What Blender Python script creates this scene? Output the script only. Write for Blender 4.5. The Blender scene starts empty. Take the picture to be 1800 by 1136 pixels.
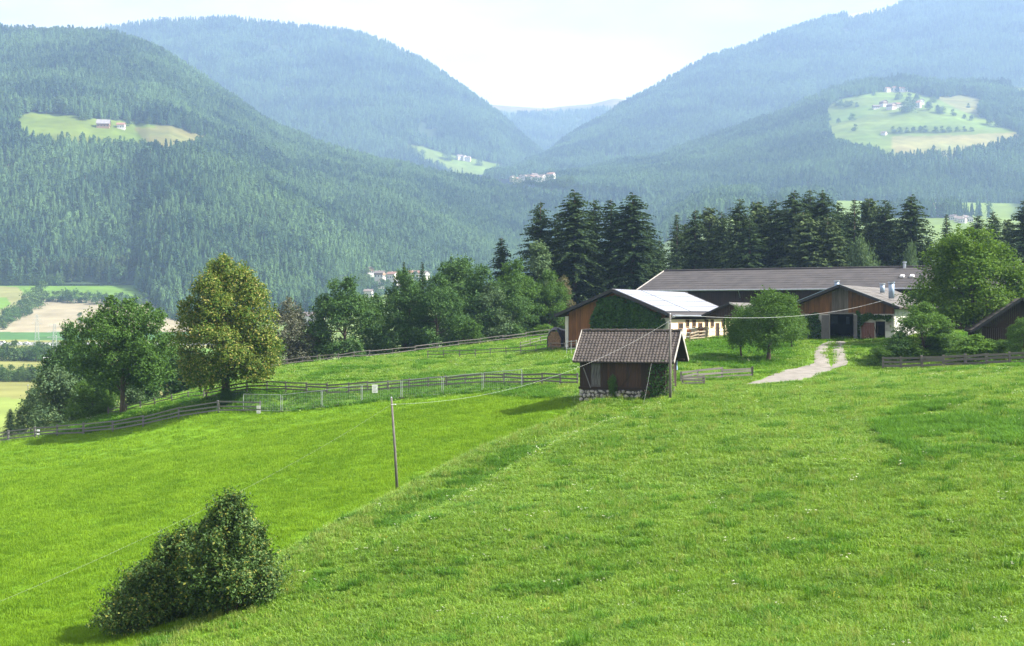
import bpy, math, random
import numpy as np
from mathutils import Vector, Matrix

S = bpy.context.scene
C = S.collection
R = math.radians
# ------------------------------------------------------------------ camera, sky, sun, exposure
F, CX, HY = 2500.0, 900.0, 550.0            # focal length in photo pixels, centre column, horizon row
cam = bpy.data.cameras.new('camera')
cam.sensor_width = 36.0
cam.lens = 36.0 * F / 1800.0
cam.shift_y = -(568.0 - HY) / 1800.0
cam.clip_start = 0.5
cam.clip_end = 40000
camo = bpy.data.objects.new('camera', cam)
C.objects.link(camo)
camo.location = (0, 0, 0)
camo.rotation_euler = (R(90), 0, 0)
S.camera = camo

SUN_AZ, SUN_EL = 98.0, 43.0                 # degrees clockwise from +Y (the view direction), above horizon
world = bpy.data.worlds.new('World')
S.world = world
world.use_nodes = True
wn, wl = world.node_tree.nodes, world.node_tree.links
wn.clear()
w_out = wn.new('ShaderNodeOutputWorld')
w_bg = wn.new('ShaderNodeBackground')
w_bg.inputs['Strength'].default_value = 0.055
sky = wn.new('ShaderNodeTexSky')
sky.sky_type = 'NISHITA'
sky.sun_disc = False
sky.sun_elevation = R(SUN_EL)
sky.sun_rotation = R(SUN_AZ)
sky.altitude = 900
sky.air_density = 1.0
sky.dust_density = 1.5
tc = wn.new('ShaderNodeTexCoord')
mp = wn.new('ShaderNodeMapping')
mp.inputs['Scale'].default_value = (1.0, 1.0, 3.2)
nz = wn.new('ShaderNodeTexNoise')
nz.inputs['Scale'].default_value = 3.0
nz.inputs['Detail'].default_value = 7
nz.inputs['Roughness'].default_value = 0.55
cr = wn.new('ShaderNodeValToRGB')
cr.color_ramp.elements[0].position = 0.36
cr.color_ramp.elements[0].color = (0.38, 0.38, 0.38, 1)
cr.color_ramp.elements[1].position = 0.62
cr.color_ramp.elements[1].color = (0.95, 0.95, 0.95, 1)
mx = wn.new('ShaderNodeMix')
mx.data_type = 'RGBA'
mx.inputs[7].default_value = (8.2, 7.2, 6.4, 1)      # thin bright cloud
wl.new(tc.outputs['Generated'], mp.inputs['Vector'])
wl.new(mp.outputs['Vector'], nz.inputs['Vector'])
wl.new(nz.outputs['Fac'], cr.inputs['Fac'])
wl.new(cr.outputs['Color'], mx.inputs['Factor'])
wl.new(sky.outputs['Color'], mx.inputs[6])
wl.new(mx.outputs[2], w_bg.inputs['Color'])
wl.new(w_bg.outputs['Background'], w_out.inputs['Surface'])

sun = bpy.data.lights.new('sun', 'SUN')
sun.energy = 5.0
sun.angle = R(0.53)
sun.color = (1.0, 0.95, 0.86)
suno = bpy.data.objects.new('sun', sun)
C.objects.link(suno)
SV = Vector((math.sin(R(SUN_AZ)) * math.cos(R(SUN_EL)), math.cos(R(SUN_AZ)) * math.cos(R(SUN_EL)), math.sin(R(SUN_EL))))
suno.rotation_euler = (-SV).to_track_quat('-Z', 'Y').to_euler()
suno.location = (60, 40, 80)

S.view_settings.view_transform = 'Standard'
S.view_settings.look = 'None'
S.view_settings.gamma = 1.0
S.view_settings.use_curve_mapping = False
S.view_settings.exposure = 1.84
HAZE_DENSITY = 0.00013
HAZE_COLOR = (0.43, 0.63, 1.0)

S.cycles.max_bounces = 6
S.cycles.diffuse_bounces = 3
S.cycles.transmission_bounces = 3
S.cycles.volume_bounces = 1
S.cycles.transparent_max_bounces = 6

# ------------------------------------------------------------------ helpers
def P(px, py, d):
    """photo pixel at distance d -> point of the place"""
    return Vector(((px - CX) / F * d, d, (HY - py) / F * d))

def smooth(a, b, x):
    t = np.clip((x - a) / (b - a), 0, 1)
    return t * t * (3 - 2 * t)

def vnoise(x, y, seed=0):
    x = np.asarray(x, float); y = np.asarray(y, float)
    xi = np.floor(x).astype(np.int64); yi = np.floor(y).astype(np.int64)
    fx = x - xi; fy = y - yi
    fx = fx * fx * (3 - 2 * fx); fy = fy * fy * (3 - 2 * fy)
    def h(a, b):
        n = (a * 374761393 + b * 668265263 + seed * 974711) & 0x7fffffff
        n = ((n ^ (n >> 13)) * 1274126177) & 0x7fffffff
        n = (n ^ (n >> 16)) & 0xffff
        return n / 65535.0
    return (h(xi, yi) * (1 - fx) + h(xi + 1, yi) * fx) * (1 - fy) + (h(xi, yi + 1) * (1 - fx) + h(xi + 1, yi + 1) * fx) * fy

def fbm(x, y, seed=0, octv=4):
    s = 0; a = 0.5; t = 0
    for k in range(octv):
        s = s + a * vnoise(np.asarray(x) * 2 ** k, np.asarray(y) * 2 ** k, seed + k * 17)
        t += a; a *= 0.5
    return s / t - 0.5

def inpoly(px, py, poly):
    px = np.asarray(px, float); py = np.asarray(py, float)
    r = np.zeros(px.shape, bool)
    n = len(poly)
    for i in range(n):
        x0, y0 = poly[i]; x1, y1 = poly[(i + 1) % n]
        if y0 == y1: continue
        c = ((y0 > py) != (y1 > py)) & (px < (x1 - x0) * (py - y0) / (y1 - y0) + x0)
        r ^= c
    return r

def tag(o, label=None, cat=None, group=None, kind=None):
    if label: o['label'] = label
    if cat: o['category'] = cat
    if group: o['group'] = group
    if kind: o['kind'] = kind
    return o

def thing(name, label, cat, loc=(0, 0, 0), rotz=0.0, group=None):
    o = bpy.data.objects.new(name, None)
    o.empty_display_size = 0.3
    C.objects.link(o)
    o.location = loc
    o.rotation_euler = (0, 0, rotz)
    return tag(o, label, cat, group)

def link(name, me, parent=None, loc=None, rot=None, scale=None):
    o = bpy.data.objects.new(name, me)
    C.objects.link(o)
    if parent is not None: o.parent = parent
    if loc is not None: o.location = loc
    if rot is not None: o.rotation_euler = rot
    if scale is not None: o.scale = scale
    return o

def np_mesh(name, verts, faces, mats, midx=None, smooth_=False):
    """verts (n,3), faces (m,k) arrays"""
    me = bpy.data.meshes.new(name)
    verts = np.asarray(verts, np.float32); faces = np.asarray(faces, np.int32)
    m, k = faces.shape
    me.vertices.add(len(verts)); me.vertices.foreach_set('co', verts.ravel())
    me.loops.add(m * k); me.loops.foreach_set('vertex_index', faces.ravel())
    me.polygons.add(m)
    me.polygons.foreach_set('loop_start', np.arange(m, dtype=np.int32) * k)
    me.polygons.foreach_set('loop_total', np.full(m, k, np.int32))
    for x in (mats if isinstance(mats, (list, tuple)) else [mats]): me.materials.append(x)
    if midx is not None: me.polygons.foreach_set('material_index', np.asarray(midx, np.int32))
    me.polygons.foreach_set('use_smooth', np.full(m, smooth_, bool))
    me.update(calc_edges=True)
    return me

class MB:
    """collects shapes that belong to one part and links them as one mesh"""
    def __init__(s): s.v = []; s.f = []; s.m = []
    def _add(s, vs, fs, mi=0):
        b = len(s.v)
        s.v += [tuple(v) for v in vs]
        s.f += [tuple(b + i for i in f) for f in fs]
        s.m += [mi] * len(fs)
        return s
    def box(s, c, size, mi=0, rz=0.0):
        hx, hy, hz = size[0] / 2, size[1] / 2, size[2] / 2
        vs = []
        ca, sa = math.cos(rz), math.sin(rz)
        for z in (-hz, hz):
            for x, y in ((-hx, -hy), (hx, -hy), (hx, hy), (-hx, hy)):
                vs.append((c[0] + x * ca - y * sa, c[1] + x * sa + y * ca, c[2] + z))
        return s._add(vs, [(3, 2, 1, 0), (4, 5, 6, 7), (0, 1, 5, 4), (1, 2, 6, 5), (2, 3, 7, 6), (3, 0, 4, 7)], mi)
    def beam(s, a, b, w, h, mi=0, up=(0, 0, 1)):
        a = Vector(a); b = Vector(b); d = (b - a).normalized()
        side = d.cross(Vector(up))
        if side.length < 1e-4: side = d.cross(Vector((1, 0, 0)))
        side.normalize(); u = side.cross(d).normalized()
        vs = []
        for p in (a, b):
            for i, j in ((-1, -1), (1, -1), (1, 1), (-1, 1)):
                vs.append(p + side * (i * w / 2) + u * (j * h / 2))
        return s._add(vs, [(3, 2, 1, 0), (4, 5, 6, 7), (0, 1, 5, 4), (1, 2, 6, 5), (2, 3, 7, 6), (3, 0, 4, 7)], mi)
    def tube(s, pts, rad, n=8, mi=0, cap=True):
        pts = [Vector(p) for p in pts]
        rad = rad if isinstance(rad, (list, tuple)) else [rad] * len(pts)
        b = []
        for i, p in enumerate(pts):
            d = (pts[min(i + 1, len(pts) - 1)] - pts[max(i - 1, 0)]).normalized()
            ref = Vector((0, 0, 1)) if abs(d.z) < 0.9 else Vector((1, 0, 0))
            u = d.cross(ref).normalized(); w = d.cross(u).normalized()
            for k in range(n):
                a = 2 * math.pi * k / n
                b.append(p + (u * math.cos(a) + w * math.sin(a)) * rad[i])
        fs = []
        for i in range(len(pts) - 1):
            for k in range(n):
                fs.append((i * n + k, i * n + (k + 1) % n, (i + 1) * n + (k + 1) % n, (i + 1) * n + k))
        if cap:
            fs.append(tuple(range(n - 1, -1, -1)))
            fs.append(tuple((len(pts) - 1) * n + k for k in range(n)))
        return s._add(b, fs, mi)
    def poly(s, pts, mi=0): return s._add(pts, [tuple(range(len(pts)))], mi)
    def slab(s, pts, off, mi=0):
        """closed plate: polygon pts extruded by off"""
        off = Vector(off); n = len(pts)
        vs = [Vector(p) for p in pts] + [Vector(p) + off for p in pts]
        fs = [tuple(range(n)), tuple(range(2 * n - 1, n - 1, -1))]
        for i in range(n): fs.append((i, i + n, (i + 1) % n + n, (i + 1) % n))
        return s._add(vs, fs, mi)
    def mesh(s, name, mats, smooth_=False):
        me = bpy.data.meshes.new(name)
        me.from_pydata(s.v, [], s.f)
        for x in (mats if isinstance(mats, (list, tuple)) else [mats]): me.materials.append(x)
        me.polygons.foreach_set('material_index', s.m)
        me.polygons.foreach_set('use_smooth', [smooth_] * len(s.f))
        me.update()
        return me
    def build(s, name, mats, parent=None, smooth_=False, kind=None, label=None, **kw):
        o = link(name, s.mesh(name, mats, smooth_), parent, **kw)
        if kind: o['kind'] = kind
        if label: o['label'] = label
        return o

# ------------------------------------------------------------------ materials
def mat(name, c1, c2=None, scale=4.0, rough=0.8, bump=0.0, stretch=(1, 1, 1), island=0.0, objrand=0.0, metal=0.0, spec=0.3, detail=5, contrast=(0.35, 0.65), bdist=0.02):
    m = bpy.data.materials.new(name); m.use_nodes = True
    n, l = m.node_tree.nodes, m.node_tree.links
    b = n['Principled BSDF']
    b.inputs['Roughness'].default_value = rough
    b.inputs['Metallic'].default_value = metal
    b.inputs['Specular IOR Level'].default_value = spec
    if c2 is None: c2 = tuple(x * 0.8 for x in c1)
    t = n.new('ShaderNodeTexCoord'); mpn = n.new('ShaderNodeMapping'); mpn.inputs['Scale'].default_value = stretch
    z = n.new('ShaderNodeTexNoise'); z.inputs['Scale'].default_value = scale; z.inputs['Detail'].default_value = detail
    l.new(t.outputs['Object'], mpn.inputs['Vector']); l.new(mpn.outputs['Vector'], z.inputs['Vector'])
    fac = z.outputs['Fac']
    mr = n.new('ShaderNodeMapRange'); mr.inputs['From Min'].default_value = contrast[0]; mr.inputs['From Max'].default_value = contrast[1]
    l.new(fac, mr.inputs['Value']); fac = mr.outputs['Result']
    for w, src in ((island, 'island'), (objrand, 'obj')):
        if w > 0:
            if src == 'island':
                g = n.new('ShaderNodeNewGeometry'); o = g.outputs['Random Per Island']
            else:
                g = n.new('ShaderNodeObjectInfo'); o = g.outputs['Random']
            mm = n.new('ShaderNodeMix'); mm.inputs['Factor'].default_value = w
            l.new(fac, mm.inputs[2]); l.new(o, mm.inputs[3]); fac = mm.outputs[0]
    mixc = n.new('ShaderNodeMix'); mixc.data_type = 'RGBA'
    mixc.inputs[6].default_value = (*c1, 1); mixc.inputs[7].default_value = (*c2, 1)
    l.new(fac, mixc.inputs['Factor']); l.new(mixc.outputs[2], b.inputs['Base Color'])
    if bump > 0:
        bp = n.new('ShaderNodeBump'); bp.inputs['Strength'].default_value = bump; bp.inputs['Distance'].default_value = bdist
        l.new(z.outputs['Fac'], bp.inputs['Height']); l.new(bp.outputs['Normal'], b.inputs['Normal'])
    return m

def leafmat(name, c1, c2, trans=0.35, rough=0.55, obj=0.25, locscale=0.0, locw=0.55, c3=None, spec=0.12):
    m = bpy.data.materials.new(name); m.use_nodes = True
    n, l = m.node_tree.nodes, m.node_tree.links
    b = n['Principled BSDF']; b.inputs['Roughness'].default_value = rough; b.inputs['Specular IOR Level'].default_value = spec
    g = n.new('ShaderNodeNewGeometry'); oi = n.new('ShaderNodeObjectInfo')
    mm = n.new('ShaderNodeMix'); mm.inputs['Factor'].default_value = obj
    l.new(g.outputs['Random Per Island'], mm.inputs[2]); l.new(oi.outputs['Random'], mm.inputs[3])
    fac = mm.outputs[0]
    if locscale > 0:
        z = n.new('ShaderNodeTexNoise'); z.inputs['Scale'].default_value = locscale; z.inputs['Detail'].default_value = 3
        l.new(oi.outputs['Location'], z.inputs['Vector'])
        mr = n.new('ShaderNodeMapRange'); mr.inputs['From Min'].default_value = 0.36; mr.inputs['From Max'].default_value = 0.64
        l.new(z.outputs['Fac'], mr.inputs['Value'])
        m2 = n.new('ShaderNodeMix'); m2.inputs['Factor'].default_value = locw
        l.new(fac, m2.inputs[2]); l.new(mr.outputs['Result'], m2.inputs[3]); fac = m2.outputs[0]
    rp = n.new('ShaderNodeValToRGB')
    rp.color_ramp.elements[0].color = (*c1, 1); rp.color_ramp.elements[1].color = (*c2, 1)
    rp.color_ramp.elements[0].position = 0.15; rp.color_ramp.elements[1].position = 0.85
    if c3:
        e = rp.color_ramp.elements.new(0.97); e.color = (*c3, 1)
        rp.color_ramp.elements[1].position = 0.8
    l.new(fac, rp.inputs['Fac']); l.new(rp.outputs['Color'], b.inputs['Base Color'])
    tr = n.new('ShaderNodeBsdfTranslucent')
    gm = n.new('ShaderNodeMix'); gm.data_type = 'RGBA'; gm.blend_type = 'MULTIPLY'; gm.inputs['Factor'].default_value = 1
    gm.inputs[7].default_value = (1.25, 1.2, 0.55, 1)
    l.new(rp.outputs['Color'], gm.inputs[6]); l.new(gm.outputs[2], tr.inputs['Color'])
    ms = n.new('ShaderNodeMixShader'); ms.inputs['Fac'].default_value = trans
    l.new(b.outputs['BSDF'], ms.inputs[1]); l.new(tr.outputs['BSDF'], ms.inputs[2])
    l.new(ms.outputs['Shader'], n['Material Output'].inputs['Surface'])
    return m

def colmat(name, scale=0.05, amt=0.35, fine=1.5, rough=0.9):
    """ground whose own colour per place is stored in the mesh, with grain on top"""
    m = bpy.data.materials.new(name); m.use_nodes = True
    n, l = m.node_tree.nodes, m.node_tree.links
    b = n['Principled BSDF']; b.inputs['Roughness'].default_value = rough; b.inputs['Specular IOR Level'].default_value = 0.1
    a = n.new('ShaderNodeAttribute'); a.attribute_name = 'Col'
    t = n.new('ShaderNodeTexCoord')
    cur = a.outputs['Color']
    for sc, w in ((scale, amt), (fine, amt)):
        z = n.new('ShaderNodeTexNoise'); z.inputs['Scale'].default_value = sc; z.inputs['Detail'].default_value = 6
        l.new(t.outputs['Object'], z.inputs['Vector'])
        mr = n.new('ShaderNodeMapRange'); mr.inputs['From Min'].default_value = 0.3; mr.inputs['From Max'].default_value = 0.7
        mr.inputs['To Min'].default_value = 1 - w; mr.inputs['To Max'].default_value = 1 + w
        l.new(z.outputs['Fac'], mr.inputs['Value'])
        mu = n.new('ShaderNodeVectorMath'); mu.operation = 'SCALE'
        l.new(cur, mu.inputs[0]); l.new(mr.outputs['Result'], mu.inputs['Scale']); cur = mu.outputs[0]
    l.new(cur, b.inputs['Base Color'])
    return m

def set_cols(me, cols):
    a = me.color_attributes.new('Col', 'FLOAT_COLOR', 'POINT')
    cc = np.ones((len(me.vertices), 4), np.float32); cc[:, :3] = cols
    a.data.foreach_set('color', cc.ravel())

WOOD = dict(stretch=(6, 6, 0.35))
M = {}
M['grass_blade'] = leafmat('grass_blade', (0.070, 0.165, 0.010), (0.222, 0.365, 0.036), 0.35, 0.45, 0.45, locscale=0.3, locw=0.22, c3=(0.36, 0.40, 0.10), spec=0.3)
M['field_blade'] = leafmat('field_blade', (0.092, 0.195, 0.008), (0.212, 0.350, 0.022), 0.35, 0.55, 0.4, locscale=0.3, locw=0.3, spec=0.12)
M['tall_blade'] = leafmat('tall_blade', (0.045, 0.135, 0.014), (0.120, 0.255, 0.028), 0.35, 0.5, 0.4, spec=0.08)
M['seed_blade'] = leafmat('seed_blade', (0.14, 0.22, 0.035), (0.29, 0.33, 0.09), 0.3, 0.6, 0.4)
M['petal'] = leafmat('petal', (0.55, 0.55, 0.45), (0.8, 0.8, 0.74), 0.3, 0.6, 0.4)
M['yellow_petal'] = leafmat('yellow_petal', (0.6, 0.45, 0.03), (0.75, 0.6, 0.08), 0.3, 0.6, 0.4)
M['bark'] = mat('bark', (0.10, 0.075, 0.055), (0.045, 0.035, 0.028), 6, 0.95, 0.6, (3, 3, 0.6))
M['warm_bark'] = mat('warm_bark', (0.125, 0.10, 0.072), (0.06, 0.046, 0.034), 6, 0.95, 0.6, (3, 3, 0.6))
M['leaf_dark'] = leafmat('leaf_dark', (0.030, 0.078, 0.022), (0.085, 0.165, 0.042), 0.28)
M['leaf_mid'] = leafmat('leaf_mid', (0.042, 0.098, 0.018), (0.105, 0.20, 0.036), 0.32)
M['leaf_fresh'] = leafmat('leaf_fresh', (0.055, 0.13, 0.018), (0.14, 0.25, 0.04), 0.35)
M['leaf_maple'] = leafmat('leaf_maple', (0.055, 0.12, 0.015), (0.140, 0.235, 0.032), 0.35, c3=(0.26, 0.20, 0.05))
M['leaf_lime'] = leafmat('leaf_lime', (0.046, 0.108, 0.013), (0.170, 0.215, 0.040), 0.3, c3=(0.36, 0.31, 0.10), obj=0.05)
M['leaf_grey'] = leafmat('leaf_grey', (0.075, 0.085, 0.055), (0.15, 0.155, 0.105), 0.2)
M['leaf_silver'] = leafmat('leaf_silver', (0.055, 0.105, 0.05), (0.13, 0.20, 0.085), 0.25)
M['leaf_rust'] = leafmat('leaf_rust', (0.09, 0.10, 0.045), (0.165, 0.135, 0.07), 0.2)
M['leaf_hazel'] = leafmat('leaf_hazel', (0.034, 0.080, 0.018), (0.105, 0.185, 0.042), 0.28, c3=(0.30, 0.28, 0.05), obj=0.05, spec=0.25)
M['leaf_ivy'] = leafmat('leaf_ivy', (0.018, 0.052, 0.012), (0.050, 0.115, 0.022), 0.2)
M['needle'] = leafmat('needle', (0.020, 0.042, 0.018), (0.060, 0.095, 0.036), 0.1, 0.7, 0.3, spec=0.03)
M['needle_pine'] = leafmat('needle_pine', (0.040, 0.070, 0.030), (0.090, 0.125, 0.048), 0.12, 0.7, 0.3, spec=0.03)
M['forest_far'] = leafmat('forest_far', (0.010, 0.034, 0.026), (0.108, 0.190, 0.072), 0.15, 0.8, 0.72, locscale=0.006, locw=0.45, spec=0.03)  # bluish albedo carries part of the distance haze
M['forest_trunk'] = mat('forest_trunk', (0.20, 0.13, 0.09), (0.11, 0.075, 0.055), 2, 0.9)
M['far_leaf'] = leafmat('far_leaf', (0.045, 0.09, 0.03), (0.10, 0.165, 0.05), 0.2, 0.6, 0.5)
# ------------------------------------------------------------------ the near ground (a height field)
def zL(x, y): return -7.3 + 0.16 * (x + 2.6) + 0.08 * (y - 130)
CP = []
for (x, y) in ((-50, 150), (-38, 146), (-25, 141), (-14, 136), (-46, 118), (-30, 110), (-14, 120), (-2.6, 130), (-36, 90), (-22, 82), (-8.5, 92), (-16, 73), (-24, 66), (1, 116), (-60, 146)):
    CP.append((x, y, zL(x, y)))
for (px, py, d) in (
    (1800, 1136, 40), (1800, 900, 58), (1800, 750, 82), (1800, 662, 114), (900, 1136, 48), (900, 900, 72), (900, 800, 92), (480, 1136, 57), (1300, 1136, 43),
    (1350, 850, 72), (1350, 720, 100), (1350, 682, 116), (1100, 740, 100), (1100, 850, 78), (950, 752, 105), (650, 960, 70), (1600, 680, 108), (1600, 800, 73),
    (397, 702, 146), (480, 648, 182), (330, 692, 170), (230, 722, 160), (595, 634, 183), (700, 640, 165), (700, 624, 186), (760, 615, 195), (850, 640, 160),
    (850, 606, 197), (950, 594, 200), (942, 618, 172), (990, 614, 166), (1000, 652, 140), (1200, 640, 140), (1250, 610, 156), (1290, 601, 161), (1350, 638, 140),
    (1420, 665, 126), (1450, 630, 142), (1475, 601, 161), (1540, 600, 158), (1550, 653, 134), (1700, 645, 130), (1800, 640, 130), (1690, 600, 155), (1800, 600, 150),
    (1320, 672, 124), (1020, 709, 112.6), (1130, 706, 110.5), (1075, 712, 110), (1190, 691, 114), (1212, 683, 117), (1100, 680, 121), (1210, 600, 165), (1250, 598, 170)):
    v = P(px, py, d); CP.append((v.x, v.y, v.z))
CP += [(0, 0, -1.75), (0, 20, -5.2), (-12, 25, -8.6), (12, 18, -4.2), (-30, 30, -13), (30, 0, -1), (-40, 0, -10), (35, 50, -6.6), (0, -35, 4), (50, -30, 5), (-50, -35, -5),
       (-70, 178, -19), (-56, 192, -16.5), (-95, 150, -24), (-80, 100, -17), (-110, 60, -22), (-110, 0, -20), (-46, 215, -15), (-80, 240, -30), (0, 232, -6), (30, 225, -3.0), (60, 225, -2), (100, 225, 1),
       (-40, 285, -24), (0, 285, -14), (50, 285, -5), (110, 285, 0), (115, 150, -1.5), (115, 60, -3), (70, 60, -4.6), (75, 110, -3.6), (115, 0, 2), (70, 170, -2.4), (-115, 200, -36), (-120, 270, -40), (-22, 205, -7.8), (-30, 197, -8.5)]
CP = np.array(CP)
def _tps(r2):
    return np.where(r2 > 1e-9, r2 * np.log(np.maximum(r2, 1e-9)), 0.0)
_X = CP[:, :2] / 100.0
_n = len(CP)
_K = _tps(((_X[:, None] - _X[None]) ** 2).sum(-1)) + 0.0008 * np.eye(_n)
_Pm = np.c_[np.ones(_n), _X]
_A = np.zeros((_n + 3, _n + 3)); _A[:_n, :_n] = _K; _A[:_n, _n:] = _Pm; _A[_n:, :_n] = _Pm.T
_w = np.linalg.solve(_A, np.r_[CP[:, 2], np.zeros(3)])
# the crease between the mown field and the meadow, where the bank stands
GUL = [(-15.5, 64), (-13.9, 71), (-12.2, 77), (-9.6, 83), (-7.0, 90), (-3.9, 96.5), (-0.6, 102), (2.4, 106.5), (4.0, 110), (5.0, 114)]
def seg_side(x, y):
    """signed distance to the crease: positive on the meadow side; and position along it 0..1"""
    best = np.full(np.shape(x), 1e9); sg = np.zeros(np.shape(x)); al = np.zeros(np.shape(x))
    for i in range(len(GUL) - 1):
        (x0, y0), (x1, y1) = GUL[i], GUL[i + 1]
        dx, dy = x1 - x0, y1 - y0; L2 = dx * dx + dy * dy
        t = np.clip(((x - x0) * dx + (y - y0) * dy) / L2, 0, 1)
        qx, qy = x0 + t * dx, y0 + t * dy
        d = np.hypot(x - qx, y - qy)
        s = np.sign((x - x0) * dy - (y - y0) * dx)
        m = d < best
        best = np.where(m, d, best); sg = np.where(m, s, sg); al = np.where(m, (i + t) / (len(GUL) - 1), al)
    return best * sg, al
def GZ(x, y):
    x = np.asarray(x, float); y = np.asarray(y, float)
    sh = x.shape; xf = x.ravel(); yf = y.ravel()
    out = np.empty(len(xf))
    for i in range(0, len(xf), 20000):
        q = np.c_[xf[i:i + 20000], yf[i:i + 20000]] / 100.0
        out[i:i + 20000] = _tps(((q[:, None] - _X[None]) ** 2).sum(-1)) @ _w[:_n] + np.c_[np.ones(len(q)), q] @ _w[_n:]
    # small unevenness, the ditch with its bank, and the fall of the outer edges
    out += 0.35 * fbm(xf / 14, yf / 14, 5, 3) + 0.10 * fbm(xf / 2.5, yf / 2.5, 9, 2)
    sd, al = seg_side(xf, yf)
    end = smooth(0.0, 0.08, al) * (1 - smooth(0.9, 1.0, al))
    out += end * (-0.32 * np.exp(-(sd / 1.4) ** 2) + 0.42 * np.exp(-((sd - 3.2) / 2.0) ** 2) - 0.22 * np.exp(-((sd - 6.4) / 1.5) ** 2) + 0.2 * np.exp(-((sd - 9.0) / 2.0) ** 2))
    out -= 45 * smooth(-100, -135, xf) + 40 * smooth(262, 300, yf) * (1 - 0.2 * smooth(20, 110, xf))
    return out.reshape(sh)
def gz(x, y): return float(GZ(np.array([x]), np.array([y]))[0])
def at(px, d, dz=0.0):
    x = (px - CX) / F * d
    return Vector((x, d, gz(x, d) + dz))
def ground(px, py, d0=30, d1=230):
    """where the line of sight through a photo pixel meets the near ground"""
    ds = np.arange(d0, d1, 0.4)
    x = (px - CX) / F * ds; z = (HY - py) / F * ds
    h = GZ(x, ds)
    k = np.nonzero(h >= z)[0]
    if len(k) == 0:
        k = [int(np.argmin(z - h))]
    return Vector((x[k[0]], ds[k[0]], h[k[0]]))
def hit(px, py, root, axis, val):
    """local coordinates on the plane local[axis] = val of an upright thing, for a photo pixel"""
    a = root.rotation_euler.z
    ux = Vector((math.cos(a), math.sin(a), 0)); uy = Vector((-math.sin(a), math.cos(a), 0))
    nrm = ux if axis == 0 else uy
    ray = Vector(((px - CX) / F, 1, (HY - py) / F))
    d = (root.location.dot(nrm) + val) / ray.dot(nrm)
    q = ray * d - root.location
    return Vector((q.dot(ux), q.dot(uy), q.z))

gx = np.arange(-136, 136.1, 0.8); gy = np.arange(-40, 300.1, 0.8)
GX, GY = np.meshgrid(gx, gy)
GZZ = GZ(GX, GY)
nx, ny = len(gx), len(gy)
idx = np.arange(nx * ny).reshape(ny, nx)
faces = np.stack([idx[:-1, :-1], idx[:-1, 1:], idx[1:, 1:], idx[1:, :-1]], -1).reshape(-1, 4)
gv = np.stack([GX, GY, GZZ], -1).reshape(-1, 3)
me = np_mesh('ground', gv, faces, colmat('meadow_ground', 0.12, 0.22, 2.2), smooth_=True)
def field_side(x, y):
    """True in the mown field left of the crease and in front of the fence line"""
    sd, al = seg_side(x, y)
    fence = np.interp(x, [-60, -50, -24.6, -19, -2.6, 5.5], [152, 150.5, 141, 137, 129, 115])
    return (sd < 0.4) & (y < fence + 0.3) & (x < 6)
fs_ = field_side(gv[:, 0], gv[:, 1])
nn = (fbm(gv[:, 0] / 9, gv[:, 1] / 9, 3, 4) * 1.2 + 0.5)[:, None]
col = np.array((0.070, 0.150, 0.010)) * (1 - nn) + np.array((0.120, 0.215, 0.020)) * nn
colf = np.array((0.085, 0.180, 0.007)) * (1 - nn) + np.array((0.115, 0.220, 0.012)) * nn
col = np.where(fs_[:, None], colf, col)
far = (gv[:, 1] > 205)[:, None] | (gv[:, 0] < -58)[:, None]
col = np.where(far, np.array((0.05, 0.07, 0.02)), col)
set_cols(me, col)
go = link('ground', me); tag(go, kind='structure')

# ------------------------------------------------------------------ valley and mountains
def interp_px(px, tab):
    t = np.array(tab, float)
    return np.interp(px, t[:, 0], t[:, 1]), np.interp(px, t[:, 0], t[:, 2])

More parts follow.
